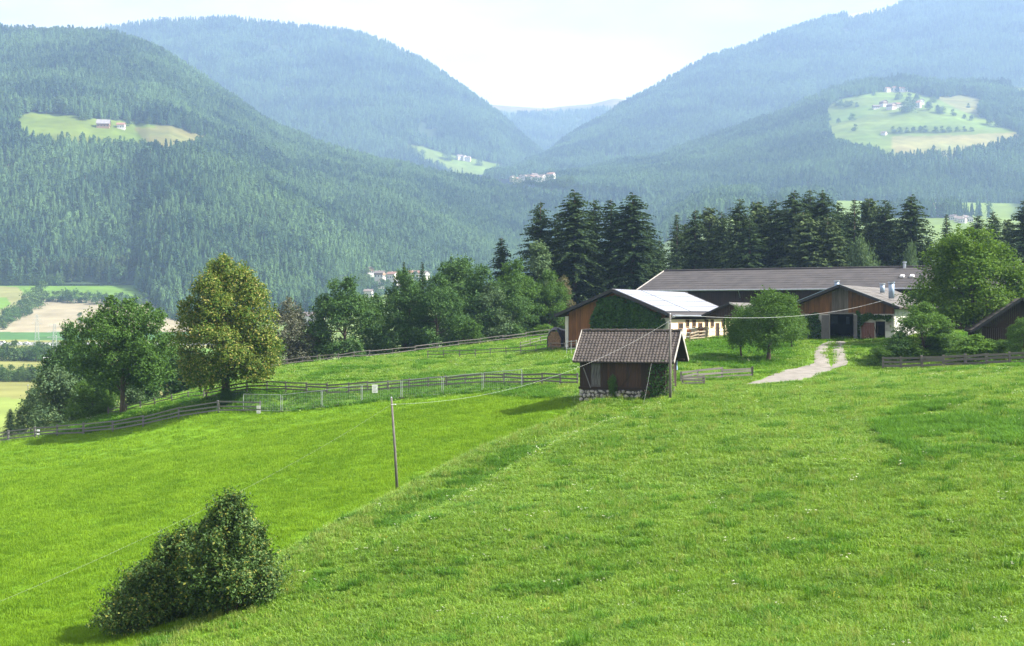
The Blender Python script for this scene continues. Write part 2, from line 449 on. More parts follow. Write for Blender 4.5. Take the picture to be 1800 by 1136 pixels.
class Hill:
    """a slope from a foot line up to a ridge line; both given by direction, height angle and distance"""
    def __init__(s, foot, ridge, bulge=0.0, amp=18, nsc=300.0, seed=1, tree=18, dpow=1.0):
        s.foot, s.ridge, s.bulge, s.amp, s.nsc, s.seed, s.tree, s.dpow = foot, ridge, bulge, amp, nsc, seed, tree, dpow
    def ev(s, px, t):
        fy, fd = interp_px(px, s.foot); ry, rd = interp_px(px, s.ridge)
        fz = (HY - fy) / F * fd; rz = (HY - ry) / F * rd - s.tree
        tt = np.clip(t, 0, 1)
        d = fd + (rd - fd) * tt ** s.dpow
        z = fz + (rz - fz) * (tt + s.bulge * np.sin(math.pi * tt))
        over = np.maximum(t - 1, 0)
        d = d + over * 2600
        z = z - over * 900 * (1 + over)
        x = (px - CX) / F * d
        w = np.sqrt(np.clip(np.sin(math.pi * np.clip(t, 0, 1.0)), 0, 1)) 
        n1 = fbm(x / s.nsc, d / (s.nsc * 2.2), s.seed, 4)
        z = z + s.amp * 2 * n1 * w + s.amp * 0.25 * fbm(x / 40, d / 40, s.seed + 5, 2) * w
        return x, d, z
    def mesh(s, name, px0, px1, dpx, nv, material, colf):
        pxs = np.arange(px0, px1 + dpx, dpx)
        ts = np.r_[np.linspace(0, 1, nv), 1.06, 1.2, 1.5]
        A, T = np.meshgrid(pxs, ts)
        x, y, z = s.ev(A, T)
        n_, m_ = len(ts), len(pxs)
        idx = np.arange(n_ * m_).reshape(n_, m_)
        fc = np.stack([idx[:-1, :-1], idx[:-1, 1:], idx[1:, 1:], idx[1:, :-1]], -1).reshape(-1, 4)
        v = np.stack([x, y, z], -1).reshape(-1, 3)
        me = np_mesh(name, v, fc, material, smooth_=True)
        ppx = A.ravel(); ppy = HY - F * v[:, 2] / v[:, 1]
        set_cols(me, colf(ppx, ppy, T.ravel(), v))
        o = link(name, me); tag(o, kind='structure')
        return o
    def scatter(s, rng, n, px0, px1, mask, t1=1.03):
        px = rng.uniform(px0, px1, n * 3); t = rng.uniform(0.0, t1, n * 3)
        x, y, z = s.ev(px, t)
        keep = rng.uniform(0, y.max(), n * 3) < y       # equal area: wider further off
        py = HY - F * z / y
        keep &= ~mask(px, py, x, y)
        k = np.nonzero(keep)[0][:n]
        return np.stack([x[k], y[k], z[k]], -1)

FLOOR = np.array((0.030, 0.050, 0.022)); MEAD = np.array((0.105, 0.150, 0.022)); HAY = np.array((0.185, 0.180, 0.06)); ROCK = np.array((0.30, 0.27, 0.21)); EARTH = np.array((0.235, 0.205, 0.135))
far_ground = colmat('far_ground', 0.006, 0.18, 0.05)

CLR_L = [(22, 222), (40, 202), (60, 198), (150, 206), (200, 212), (260, 218), (300, 225), (370, 242), (335, 272), (270, 272), (170, 266), (90, 258), (40, 248)]
CLR_L_HAY = [(235, 224), (300, 222), (370, 242), (335, 272), (265, 258)]
CLR_L2 = [(-60, 290), (20, 292), (40, 302), (-60, 312)]
CLR_M = [(715, 252), (740, 258), (790, 272), (830, 278), (890, 292), (860, 310), (800, 306), (760, 292), (730, 278)]
CLR_M2 = [(900, 302), (1015, 304), (1010, 322), (900, 324)]
CLR_R = [(1452, 192), (1475, 176), (1530, 162), (1580, 158), (1640, 172), (1700, 192), (1790, 232), (1796, 252), (1740, 268), (1690, 280), (1620, 284), (1565, 282), (1520, 268), (1470, 258), (1455, 228)]
CLR_R_HAY = [(1565, 239), (1640, 239), (1790, 233), (1796, 252), (1700, 282), (1575, 284)]
CLR_R2 = [(1640, 170), (1700, 168), (1728, 176), (1720, 205), (1690, 195)]
CLR_R3 = [(1770, 158), (1840, 150), (1840, 168), (1790, 170)]

left_hill = Hill(
    [(-300, 500, 1440), (0, 500, 1450), (240, 500, 1450), (262, 522, 1360), (300, 560, 1250), (520, 566, 1290), (640, 535, 1480), (720, 512, 1640), (900, 492, 1900), (1100, 470, 2100), (1300, 420, 2400), (1500, 395, 2500)],
    [(-300, 40, 3000), (0, 45, 3000), (120, 47, 3000), (200, 51, 3000), (260, 72, 2980), (300, 95, 2950), (400, 160, 2900), (450, 195, 2880), (500, 225, 2850), (600, 262, 2800), (700, 282, 2750), (800, 306, 2700), (900, 326, 2650), (1000, 342, 2650), (1100, 350, 2650), (1250, 364, 2600), (1500, 385, 2560)],
    0.05, 24, 260, 3)
back_hill = Hill(
    [(-100, 330, 3700), (600, 320, 3800), (730, 312, 3900), (880, 306, 4000), (960, 300, 4300), (1050, 290, 4500)],
    [(-100, 70, 5000), (100, 60, 5200), (180, 44, 5200), (250, 35, 5200), (330, 29, 5200), (390, 27, 5200), (460, 36, 5200), (520, 42, 5200), (600, 46, 5200), (640, 52, 5150), (740, 98, 5000), (800, 140, 4900), (860, 182, 4800), (920, 238, 4700), (965, 272, 4600), (1050, 285, 4600)],
    0.02, 40, 420, 11)
end_hill = Hill(
    [(700, 290, 5000), (960, 286, 5100), (1300, 290, 5000)],
    [(700, 190, 6500), (860, 184, 6500), (900, 187, 6500), (960, 191, 6500), (990, 187, 6500), (1040, 183, 6500), (1080, 173, 6500), (1110, 178, 6500), (1200, 190, 6500), (1300, 200, 6500)],
    0.0, 60, 700, 21, tree=0)
right_hill = Hill(
    [(850, 318, 3300), (900, 316, 3300), (1000, 318, 3500), (1200, 290, 3700), (1400, 250, 3900), (1600, 220, 3900), (2300, 220, 3900)],
    [(850, 312, 3700), (900, 300, 3900), (950, 274, 4200), (1050, 207, 4500), (1100, 178, 4600), (1200, 122, 4800), (1240, 100, 4850), (1300, 80, 4950), (1370, 52, 5000), (1420, 36, 5050), (1480, 18, 5200), (1560, 6, 5200), (1640, -14, 5200), (1800, -60, 5200), (2300, -60, 5200)],
    0.02, 42, 420, 31)
right_spur = Hill(
    [(940, 330, 2750), (1100, 350, 2600), (1250, 366, 2450), (1400, 360, 2350), (1600, 356, 2300), (1800, 366, 2300), (2300, 370, 2300)],
    [(940, 312, 3100), (1040, 292, 3300), (1150, 268, 3300), (1250, 235, 3300), (1330, 205, 3300), (1400, 178, 3300), (1460, 148, 3400), (1520, 134, 3400), (1600, 130, 3400), (1700, 138, 3400), (1800, 140, 3400), (2300, 150, 3400)],
    0.06, 24, 300, 41)

def paint(polys):
    def f(px, py, t, v):
        c = np.tile(FLOOR, (len(px), 1))
        strip = 0.88 + 0.5 * fbm(v[:, 0] / 160, v[:, 1] / 22, 14, 3)
        for poly, colr in polys:
            k_ = inpoly(px, py, poly); c[k_] = colr * (np.clip(strip, 0.6, 1.3)[k_])[:, None] * (1 + np.array((0.35, 0.0, 0.1)) * np.clip(fbm(v[:, 0] / 90, v[:, 1] / 60, 19, 3), -0.3, 0.4)[k_][:, None])
        return c
    return f
left_hill.mesh('left_hill', -290, 1490, 5, 150, far_ground, paint([(CLR_L, MEAD), (CLR_L_HAY, HAY * 0.75), (CLR_L2, MEAD)]))
back_hill.mesh('back_hill', -90, 1050, 6, 100, far_ground, paint([(CLR_M, MEAD)]))
def end_cols(px, py, t, v):
    k = (smooth(0.72, 1.0, t + 0.5 * fbm(v[:, 0] / 300, v[:, 1] / 600, 4, 3)))[:, None]
    return FLOOR * 1.6 * (1 - k) + np.array((0.15, 0.12, 0.065)) * k
end_hill.mesh('end_ridge', 705, 1300, 6, 80, far_ground, end_cols)
def right_cols(px, py, t, v):
    c = np.tile(FLOOR, (len(px), 1))
    k = (px > 1490) & (px < 1580) & (py < 40 - (px - 1490) * 0.30) & (fbm(v[:, 0] / 120, v[:, 1] / 120, 6, 3) > -0.02)
    c[k] = ROCK
    return c
right_hill.mesh('right_hill', 852, 2290, 6, 100, far_ground, right_cols)
right_spur.mesh('right_spur', 945, 2290, 5, 140, far_ground, paint([(CLR_R, MEAD), (CLR_R2, HAY * 0.8), (CLR_R3, MEAD), (CLR_R_HAY, HAY)]))

# valley floor: columns of (distance, height), joined smoothly
VAL = {-500: [(180, -48), (300, -34), (420, -27), (700, -23), (1000, -20), (1080, -15), (1220, 0), (1330, 13), (1460, 29), (1600, 30), (2700, 60)],
       230: [(180, -48), (300, -34), (420, -27), (700, -23), (1000, -20), (1080, -15), (1220, 0), (1330, 13), (1460, 29), (1600, 30), (2700, 60)],
       340: [(180, -46), (300, -34), (420, -28), (700, -24), (1000, -21), (1200, -9), (1300, -6), (1500, 0), (1700, 5), (2000, 10), (2700, 60)],
       700: [(180, -44), (300, -36), (420, -30), (700, -26), (1000, -20), (1300, 0), (1650, 28), (1800, 36), (2100, 50), (2700, 90)],
       1000: [(180, -44), (300, -40), (420, -32), (700, -20), (1000, -8), (1600, 20), (1950, 44), (2300, 75), (2700, 225), (3600, 300)],
       1280: [(180, -44), (300, -40), (420, -28), (700, -8), (1000, 20), (1500, 70), (2000, 150), (2400, 196), (2800, 225), (3600, 280)],
       1500: [(180, -44), (300, -40), (420, -26), (700, 0), (1000, 25), (1600, 75), (1760, 112), (2350, 186), (2700, 200), (3600, 260)],
       2400: [(180, -44), (300, -40), (420, -26), (700, 0), (1000, 25), (1600, 75), (1760, 112), (2350, 172), (2700, 190), (3600, 260)]}
VK = sorted(VAL)
def VZ(px, d):
    px = np.asarray(px, float); d = np.asarray(d, float)
    zs = np.stack([np.interp(d, [a for a, b in VAL[k]], [b for a, b in VAL[k]]) for k in VK])
    ps = np.interp(px, VK, np.arange(len(VK)))
    i = np.clip(ps.astype(int), 0, len(VK) - 2); f = ps - i; f = f * f * (3 - 2 * f)
    z = np.take_along_axis(zs, i[None], 0)[0] * (1 - f) + np.take_along_axis(zs, i[None] + 1, 0)[0] * f
    return z + 1.6 * fbm((px - CX) / F * d / 90, d / 90, 8, 3)
def vat(px, d): 
    return Vector(((px - CX) / F * d, d, float(VZ(np.array([px]), np.array([d]))[0])))
def vpix(px, py, d0=320, d1=2690):
    """where the line of sight through a photo pixel meets the valley floor"""
    ds = np.arange(d0, d1, 2.0)
    h = VZ(np.full(len(ds), float(px)), ds); z = (HY - py) / F * ds
    k = np.nonzero(h >= z)[0]
    i = k[0] if len(k) else int(np.argmin(np.abs(h - z)))
    return Vector(((px - CX) / F * ds[i], ds[i], h[i]))
vpx = np.unique(np.r_[np.arange(-500, -40, 20), np.arange(-40, 340, 3), np.arange(340, 1240, 12), np.arange(1240, 1830, 5), np.arange(1830, 2400, 20)])
vd = np.unique(np.r_[np.arange(180, 400, 20), np.arange(400, 1000, 8), np.arange(1000, 1500, 5), np.arange(1500, 2400, 12), np.arange(2400, 3600, 60)])
A, D = np.meshgrid(vpx, vd)
Z = VZ(A, D)
v = np.stack([(A - CX) / F * D, D, Z], -1).reshape(-1, 3)
n_, m_ = A.shape
idx = np.arange(n_ * m_).reshape(n_, m_)
fc = np.stack([idx[:-1, :-1], idx[:-1, 1:], idx[1:, 1:], idx[1:, :-1]], -1).reshape(-1, 4)
me = np_mesh('valley_floor', v, fc, far_ground, smooth_=True)
ppx, ppy = A.ravel(), HY - F * v[:, 2] / v[:, 1]
cc = np.tile(np.array((0.12, 0.17, 0.035)), (len(v), 1))
dd = D.ravel()
left = ppx < 420
GRN = np.array((0.095, 0.175, 0.025)); DGR = np.array((0.05, 0.12, 0.032)); DRY = np.array((0.19, 0.195, 0.06))
def band(y0, y1, c, k=0.0, sel=None):
    m = left & (ppy > y0 + k * (ppx - 100)) & (ppy < y1 + k * (ppx - 100))
    if sel is not None: m &= sel
    cc[m] = c
band(480, 535, GRN)
band(526, 584, EARTH)
m_left = [( -60, 500), (30, 505), (52, 522), (30, 552), (0, 572), (-60, 580)]
cc[left & inpoly(ppx, ppy, m_left)] = DRY * 0.8 + 0.02
cc[left & inpoly(ppx, ppy, [(-60, 523), (12, 523), (20, 535), (0, 545), (-60, 548)])] = GRN
band(584, 598, DGR)
band(598, 602, DRY); band(602, 607, np.array((0.22, 0.22, 0.21))); band(607, 612, DRY)
band(612, 628, GRN * 1.05); band(628, 652, DRY * 0.9); band(652, 668, GRN); band(668, 700, DRY * 0.92); band(700, 800, np.array((0.17, 0.22, 0.05)))
rightv = (ppx > 1440)
cc[rightv] = MEAD * 1.05
cc[(ppx > 1230) & (ppx <= 1440)] = MEAD
cc[inpoly(ppx, ppy, [(1265, 335), (1345, 328), (1340, 350), (1265, 350)])] = HAY
cc[inpoly(ppx, ppy, [(1340, 352), (1400, 330), (1440, 335), (1440, 400), (1300, 400)])] = MEAD * 1.1
set_cols(me, cc)
tag(link('valley_floor', me), kind='structure')

# ------------------------------------------------------------------ haze
hb = MB().box((0, 5000, 608), (12000, 11600, 1444))
hz = hb.mesh('haze', [])
hm = bpy.data.materials.new('haze_air'); hm.use_nodes = True
hn = hm.node_tree.nodes; hl = hm.node_tree.links
hn.remove(hn['Principled BSDF'])
pv = hn.new('ShaderNodeVolumePrincipled')
pv.inputs['Color'].default_value = (*HAZE_COLOR, 1)
pv.inputs['Density'].default_value = HAZE_DENSITY
pv.inputs['Anisotropy'].default_value = 0.25
hl.new(pv.outputs['Volume'], hn['Material Output'].inputs['Volume'])
hz.materials.append(hm)
tag(link('haze', hz), 'pale blue haze filling the valley between meadow and mountains', 'haze', kind='stuff')
# ------------------------------------------------------------------ vegetation builders
def unit(v): return v / np.maximum(np.linalg.norm(v, axis=-1, keepdims=True), 1e-9)

def leaf_quads(rng, c, nrm, size, aspect=0.55, fold=0.12):
    """one diamond leaf per centre c, facing nrm"""
    n = len(c)
    r = unit(rng.normal(size=(n, 3)))
    u = unit(np.cross(nrm, r)); w = np.cross(nrm, u)
    s = (size * rng.uniform(0.7, 1.3, n))[:, None]
    a = c - u * s * 0.5; b = c + w * s * 0.5 * aspect + nrm * s * fold
    t = c + u * s * 0.5; d = c - w * s * 0.5 * aspect + nrm * s * fold
    v = np.stack([a, b, t, d], 1).reshape(-1, 3)
    return v, np.arange(4 * n).reshape(n, 4)

SHAPES = {
    'egg': lambda t: np.interp(t, (0, 0.08, 0.2, 0.38, 0.6, 0.78, 0.9, 1.0), (0.42, 0.74, 0.93, 1.0, 0.88, 0.66, 0.44, 0.1)),
    'round': lambda t: np.sqrt(np.clip(1 - (2 * t - 1) ** 2, 0, 1)),
    'dome': lambda t: np.clip(1 - t, 0, 1) ** 0.5 * np.minimum(1, t * 3 + 0.55),
    'bush': lambda t: np.sqrt(np.clip(1 - t ** 2.2, 0, 1)) * np.minimum(1, t * 2 + 0.75),
    'cone': lambda t: np.clip(1 - t, 0, 1) ** 0.85 * np.minimum(1, t * 6 + 0.5),
    'tall': lambda t: np.clip(1 - t, 0, 1) ** 0.42 * np.minimum(1, t * 2.2 + 0.4),
}
def crown_arrays(rng, H, W, base, shape, lobes, leaves, lsize, lobe_r=(0.13, 0.22), inner=0.25, up=0.45, flat=0.8, lean=(0, 0), shoots=0.18, slen=(0.3, 0.75), rough=(0.86, 1.08), sup=0.5):
    f = SHAPES[shape]
    t = []
    while len(t) < lobes:
        q = rng.uniform(0.02, 0.97)
        if rng.uniform() < 0.25 + float(f(np.array(q))): t.append(q)
    t = np.array(t)
    th = np.arange(lobes) * 2.39996 + rng.normal(0, 0.5, lobes)
    lr = rng.uniform(*lobe_r, lobes) * W
    lr *= 0.62 + 0.5 * np.clip(f(t), 0, 1)
    rho = np.maximum(f(t) * W / 2 * rng.uniform(*rough, lobes) - lr * 0.75, 0)
    inn = rng.uniform(size=lobes) < inner
    rho = np.where(inn, rho * rng.uniform(0.2, 0.7, lobes), rho)
    cz = base + t * (H - base) 
    cz = np.minimum(cz, H - lr * flat * 0.9)
    lc = np.stack([rho * np.cos(th) + lean[0] * (cz / H), rho * np.sin(th) + lean[1] * (cz / H), cz], 1)
    wgt = lr ** 2; cnt = rng.multinomial(leaves, wgt / wgt.sum())
    li = np.repeat(np.arange(lobes), cnt)
    dr = unit(rng.normal(size=(leaves, 3)))
    # fewer leaves on the underside of each clump
    flip = (dr[:, 2] < -0.15) & (rng.uniform(size=leaves) < 0.6)
    dr[flip, 2] *= -1
    rad = lr[li] * np.where(rng.uniform(size=leaves) < 0.15, rng.uniform(1.0, 1.35, leaves), rng.uniform(0.55, 1.05, leaves))
    # uneven outline of the clump
    ph = np.sin(dr[:, 0] * 5 + li) + np.sin(dr[:, 1] * 6 + li * 2.1) + np.sin(dr[:, 2] * 5 + li * 0.7)
    rad *= 1 + 0.09 * ph
    p = lc[li] + dr * rad[:, None] * np.array((1, 1, flat))
    n = unit(dr * 0.75 + np.array((0, 0, up)) + rng.normal(size=(leaves, 3)) * 0.5)
    # leafy shoots that stick out of the clumps
    ns = int(leaves * shoots / 12)
    if ns > 0:
        k = rng.integers(0, lobes, ns)
        sd_ = unit(rng.normal(size=(ns, 3)) * 0.55 + unit(lc[k] - np.array((0, 0, base + (H - base) * 0.4))) * 0.8 + np.array((0, 0, sup)))
        s0 = lc[k] + sd_ * (lr[k] * 0.75)[:, None]
        ln = lr[k] * rng.uniform(*slen, ns)
        tt = rng.uniform(0, 1, (ns, 12))
        pp = s0[:, None] + sd_[:, None] * (tt * ln[:, None])[..., None] + rng.normal(size=(ns, 12, 3)) * (lsize * 0.35)
        p = np.concatenate([p, pp.reshape(-1, 3)]); 
        n = np.concatenate([n, unit(np.repeat(sd_, 12, 0) * 0.4 + rng.normal(size=(ns * 12, 3)) * 0.6 + np.array((0, 0, 0.4)))])
    v, q = leaf_quads(rng, p, n, lsize)
    return v, q, lc

def trunk_mesh(rng, H, base, r, lobes, mats, nlimb=10, fork=0.45, lean=(0, 0), stems=1, spread=0.4):
    mb = MB()
    for s_ in range(stems):
        ox, oy = (0, 0) if stems == 1 else (rng.uniform(-spread, spread), rng.uniform(-spread, spread))
        top = base + (H - base) * fork
        pts, rad = [], []
        for k in range(7):
            q = k / 6
            pts.append((ox * (1 + q) + lean[0] * q * top / H + rng.normal(0, 0.04) * q * 2, oy * (1 + q) + lean[1] * q * top / H + rng.normal(0, 0.04) * q * 2, -0.35 + q * (top + 0.35)))
            rad.append(r * ((1.0 - 0.62 * q) + (0.45 if k == 0 else 0.06 if k == 1 else 0)) / (stems ** 0.4))
        mb.tube(pts, rad, 9)
        if len(lobes):
            ids = rng.permutation(len(lobes))[:nlimb]
            for i in ids:
                l = lobes[i]
                q = rng.uniform(0.35, 1.0)
                z0 = max(base * 0.75, q * min(top, l[2] - 0.2))
                kk = min(max((z0 + 0.35) / (top + 0.35), 0), 1) * 6
                a = int(min(kk, 5)); p0 = Vector(pts[a]).lerp(Vector(pts[a + 1]), kk - a)
                p3 = Vector(l); mid = p0.lerp(p3, 0.5) + Vector((0, 0, -0.06 * (p3 - p0).length))
                rr = r * 0.34 / (stems ** 0.4)
                mb.tube([p0, p0.lerp(mid, 0.5) + Vector((0, 0, -0.02)), mid, p3], [rr, rr * 0.75, rr * 0.5, rr * 0.15], 6, cap=False)
    return mb.mesh('trunk', mats, True)

class Proto:
    def __init__(s, trunk, crown, H): s.trunk, s.crown, s.H = trunk, crown, H; s.tm, s.cm = 'trunk', 'crown'
def decid(seed, H, W, base, shape, lobes, leaves, lsize, leaf, bark='bark', r=0.25, **kw):
    rng = np.random.default_rng(seed)
    tk = {k: kw.pop(k) for k in ('nlimb', 'fork', 'stems', 'spread') if k in kw}
    v, q, lc = crown_arrays(rng, H, W, base, shape, lobes, leaves, lsize, **kw)
    cm = np_mesh('crown', v, q, M[leaf])
    tm = trunk_mesh(rng, H, base, r, lc, M[bark], lean=kw.get('lean', (0, 0)), **tk)
    return Proto(tm, cm, H)
def recolour(p, leaf):
    me = p.crown.copy(); me.materials.clear(); me.materials.append(M[leaf])
    return Proto(p.trunk, me, p.H)

def spruce(seed, H, Rr, leaf='needle', bare=0.06, dens=1.0, droop=0.35, bark='bark', sl=0.75, power=0.8):
    rng = np.random.default_rng(seed)
    vs, qs, nb = [], [], 0
    z = H * bare; limbs = MB()
    while z < H * 0.985:
        t = (z - H * bare) / (H * (1 - bare))
        L0 = Rr * (1 - t) ** power * (0.85 if t < 0.08 else 1)
        nbr = int(rng.integers(6, 10)) if t < 0.9 else 5
        for b in range(nbr):
            if rng.uniform() < 0.10: continue
            th = rng.uniform(0, 2 * math.pi); L = max(0.25, L0 * rng.uniform(0.62, 1.16))
            dirv = np.array((math.cos(th), math.sin(th), 0)); side = np.array((-dirv[1], dirv[0], 0))
            m = max(3, int(L / 0.28 * dens))
            s = (np.arange(m) + rng.uniform(0.2, 0.9, m)) / m
            up0 = 0.25 + 0.5 * t
            zz = L * (up0 * s - (droop + 0.25) * s ** 2) 
            c = np.array((0, 0, z + rng.normal(0, 0.12))) + dirv * (s * L)[:, None] + np.array((0, 0, 1)) * zz[:, None]
            for sg in (-1, 1, 0, 0):
                n = m
                ln = sl * (0.5 + 0.5 * (1 - s)) * min(1.0, 0.45 + L / 3.0) * rng.uniform(0.6, 1.25, n)
                if sg != 0:
                    ax = unit(dirv * rng.uniform(0.4, 0.9, n)[:, None] + side * sg * rng.uniform(0.5, 1.0, n)[:, None] + np.array((0, 0, -1)) * rng.uniform(0.15, 0.75, n)[:, None])
                else:
                    ax = unit(dirv * rng.uniform(0.2, 0.8, n)[:, None] + side * rng.normal(0, 0.35, n)[:, None] + np.array((0, 0, -1)) * rng.uniform(0.3, 1.1, n)[:, None])
                wv = unit(np.cross(ax, unit(rng.normal(size=(n, 3)) * 0.6 + np.array((0, 0, 1)))))
                wd = (ln * rng.uniform(0.16, 0.26, n))[:, None]; l_ = ln[:, None]
                vs.append(np.stack([c, c + ax * l_ * 0.45 + wv * wd, c + ax * l_, c + ax * l_ * 0.5 - wv * wd], 1).reshape(-1, 3))
                nb += n
        z += (0.34 + 0.16 * rng.uniform()) * (1.0 - 0.35 * t) / dens ** 0.5
    v = np.concatenate(vs); q = np.arange(len(v)).reshape(-1, 4)
    # leader
    cm = np_mesh('crown', v, q, M[leaf])
    mb = MB().tube([(0, 0, -0.4), (0, 0, H * 0.25), (0, 0, H * 0.6), (0, 0, H * 0.99)], [H * 0.016, H * 0.012, H * 0.007, 0.02], 8)
    return Proto(mb.mesh('trunk', M[bark], True), cm, H)

def plant(p, name, label, cat, loc, h, wk=1.0, rot=None, group=None, stem='trunk', foliage='crown'):
    """one tree or bush as a thing of its own, h metres high"""
    s = h / p.H
    t = thing(name, label, cat, loc, random.uniform(0, 6.28) if rot is None else rot, group)
    a = link(stem, p.trunk, t); b = link(foliage, p.crown, t)
    for o in (a, b): o.scale = (s * wk, s * wk, s)
    return t

def by_pixels(px, top, d, zoff=0.0):
    """base point on the near ground at distance d, and the height that puts the top at photo row top"""
    b = at(px, d, zoff)
    return b, (HY - top) / F * d - b.z

# ------------------------------------------------------------------ instanced stuff (forest and grass)
def instancer(name, pts, scl, rot, var, coll, label, cat, kind='stuff'):
    me = bpy.data.meshes.new(name)
    n = len(pts)
    me.vertices.add(n); me.vertices.foreach_set('co', np.asarray(pts, np.float32).ravel())
    a = me.attributes.new('scl', 'FLOAT_VECTOR', 'POINT'); a.data.foreach_set('vector', np.asarray(scl, np.float32).ravel())
    a = me.attributes.new('rot', 'FLOAT', 'POINT'); a.data.foreach_set('value', np.asarray(rot, np.float32))
    a = me.attributes.new('var', 'INT', 'POINT'); a.data.foreach_set('value', np.asarray(var, np.int32))
    me.update()
    o = link(name, me)
    ng = bpy.data.node_groups.new(name, 'GeometryNodeTree')
    ng.interface.new_socket('Geometry', in_out='INPUT', socket_type='NodeSocketGeometry')
    ng.interface.new_socket('Geometry', in_out='OUTPUT', socket_type='NodeSocketGeometry')
    N, L = ng.nodes, ng.links
    gi, go_ = N.new('NodeGroupInput'), N.new('NodeGroupOutput')
    iop = N.new('GeometryNodeInstanceOnPoints'); ci = N.new('GeometryNodeCollectionInfo')
    ci.inputs['Collection'].default_value = coll
    ci.inputs['Separate Children'].default_value = True; ci.inputs['Reset Children'].default_value = True
    def attr(nm, ty):
        x = N.new('GeometryNodeInputNamedAttribute'); x.data_type = ty; x.inputs['Name'].default_value = nm; return x.outputs['Attribute']
    cx = N.new('ShaderNodeCombineXYZ'); e2r = N.new('FunctionNodeEulerToRotation')
    L.new(attr('rot', 'FLOAT'), cx.inputs['Z']); L.new(cx.outputs[0], e2r.inputs[0])
    L.new(gi.outputs[0], iop.inputs['Points']); L.new(ci.outputs[0], iop.inputs['Instance'])
    iop.inputs['Pick Instance'].default_value = True
    L.new(attr('var', 'INT'), iop.inputs['Instance Index'])
    L.new(e2r.outputs[0], iop.inputs['Rotation']); L.new(attr('scl', 'FLOAT_VECTOR'), iop.inputs['Scale'])
    L.new(iop.outputs[0], go_.inputs[0])
    o.modifiers.new('scatter', 'NODES').node_group = ng
    return tag(o, label, cat, kind=kind)
def library(name, meshes):
    c = bpy.data.collections.new(name)
    for i, me in enumerate(meshes):
        c.objects.link(bpy.data.objects.new('%s_%02d' % (name, i), me))
    return c

def far_conifer(seed, H=1.0, Rr=0.13, tiers=7, sides=7, mat_='forest_far', bare=0.1):
    rng = np.random.default_rng(seed)
    mb = MB()
    for k in range(tiers):
        t = k / tiers
        z0 = H * (bare + (1 - bare) * t); z1 = min(H, z0 + H * (1 - bare) / tiers * 1.9)
        r = Rr * (1 - t) ** 0.75 * rng.uniform(0.85, 1.12)
        ph = rng.uniform(0, 6.28)
        ox, oy = rng.normal(0, 0.006, 2)
        vs = [(ox, oy, z1)]; fs = []
        for j in range(sides * 2):
            a = ph + math.pi * j / sides
            q = r * (rng.uniform(0.9, 1.25) if j % 2 == 0 else rng.uniform(0.5, 0.72))
            vs.append((ox + q * math.cos(a), oy + q * math.sin(a), z0 + (0.0 if j % 2 == 0 else 0.03) * H + rng.normal(0, 0.008)))
        for j in range(sides * 2): fs.append((0, 1 + j, 1 + (j + 1) % (sides * 2)))
        mb._add(vs, fs)
    mb.tube([(0, 0, -0.05), (0, 0, H * 0.4)], [0.012, 0.008], 4, mi=1, cap=False)
    return mb.mesh('far_conifer', [M[mat_], M['forest_trunk']])
def far_broad(seed, mat_='forest_far'):
    rng = np.random.default_rng(seed)
    v, q, lc = crown_arrays(rng, 1.0, 0.55, 0.12, 'round', 14, 220, 0.10, (0.2, 0.34))
    return np_mesh('far_broadleaf', v, q, M[mat_])
def airy_conifer(seed, n=260, mat_='forest_far', wide=1.0, top=0.7):
    """larch or pine: loose sprays round a bare stem"""
    rng = np.random.default_rng(seed)
    t = rng.uniform(0.0, 1, n) ** 1.15
    z = 0.22 + 0.78 * t
    r = 0.15 * wide * (1 - t) ** (0.7 if wide == 1.0 else 0.45) * np.sqrt(rng.uniform(0.15, 1, n)) + 0.006
    th = rng.uniform(0, 6.28, n)
    c = np.stack([r * np.cos(th), r * np.sin(th), z], 1)
    nr = unit(np.stack([np.cos(th), np.sin(th), np.full(n, 0.7)], 1) + rng.normal(size=(n, 3)) * 0.4)
    v, q = leaf_quads(rng, c, nr, 0.085, 0.7, 0.0)
    v2 = MB().tube([(0, 0, -0.05), (0, 0, 0.5), (0, 0, 0.95)], [0.011, 0.008, 0.002], 4)
    me = np_mesh('airy_conifer', np.concatenate([v, np.array(v2.v)]), np.concatenate([q, np.array([f for f in v2.f if len(f) == 4]) + len(v)]), [M[mat_], M['forest_trunk']],
                 [0] * len(q) + [1] * len([f for f in v2.f if len(f) == 4]))
    return me
FOREST = library('forest_tree', [far_conifer(1, tiers=6), far_conifer(2, Rr=0.17, tiers=5), far_conifer(3, Rr=0.12, tiers=7), far_conifer(4, Rr=0.15, tiers=5), airy_conifer(5), airy_conifer(6, 200, wide=1.35, top=0.8), far_broad(7)])

rng = np.random.default_rng(77)
def edge_noise(px, py, k=7.0): return fbm(px / 18, py / 9, 51, 2) * k
def no_left(px, py, x, y):
    e = edge_noise(px, py) + 9 * fbm(px / 40, py / 20, 58, 2)
    m = inpoly(px, py + e, CLR_L) | inpoly(px, py + e, CLR_L2)
    return m | (fbm(x / 60, y / 110, 61, 3) < -0.27)
def no_back(px, py, x, y): return inpoly(px, py + edge_noise(px, py, 4), CLR_M) | (fbm(x / 90, y / 150, 62, 3) < -0.27)
def no_right(px, py, x, y): 
    k = (px > 1490) & (px < 1580) & (py < 40 - (px - 1490) * 0.30)
    return k | (fbm(x / 90, y / 150, 63, 3) < -0.27)
def no_spur(px, py, x, y):
    e = edge_noise(px, py, 5) + 11 * fbm(px / 45, py / 20, 57, 2)
    return inpoly(px, py + e, CLR_R) | inpoly(px, py + e, CLR_R2) | inpoly(px, py + e, CLR_R3) | (fbm(x / 60, y / 110, 64, 3) < -0.27)
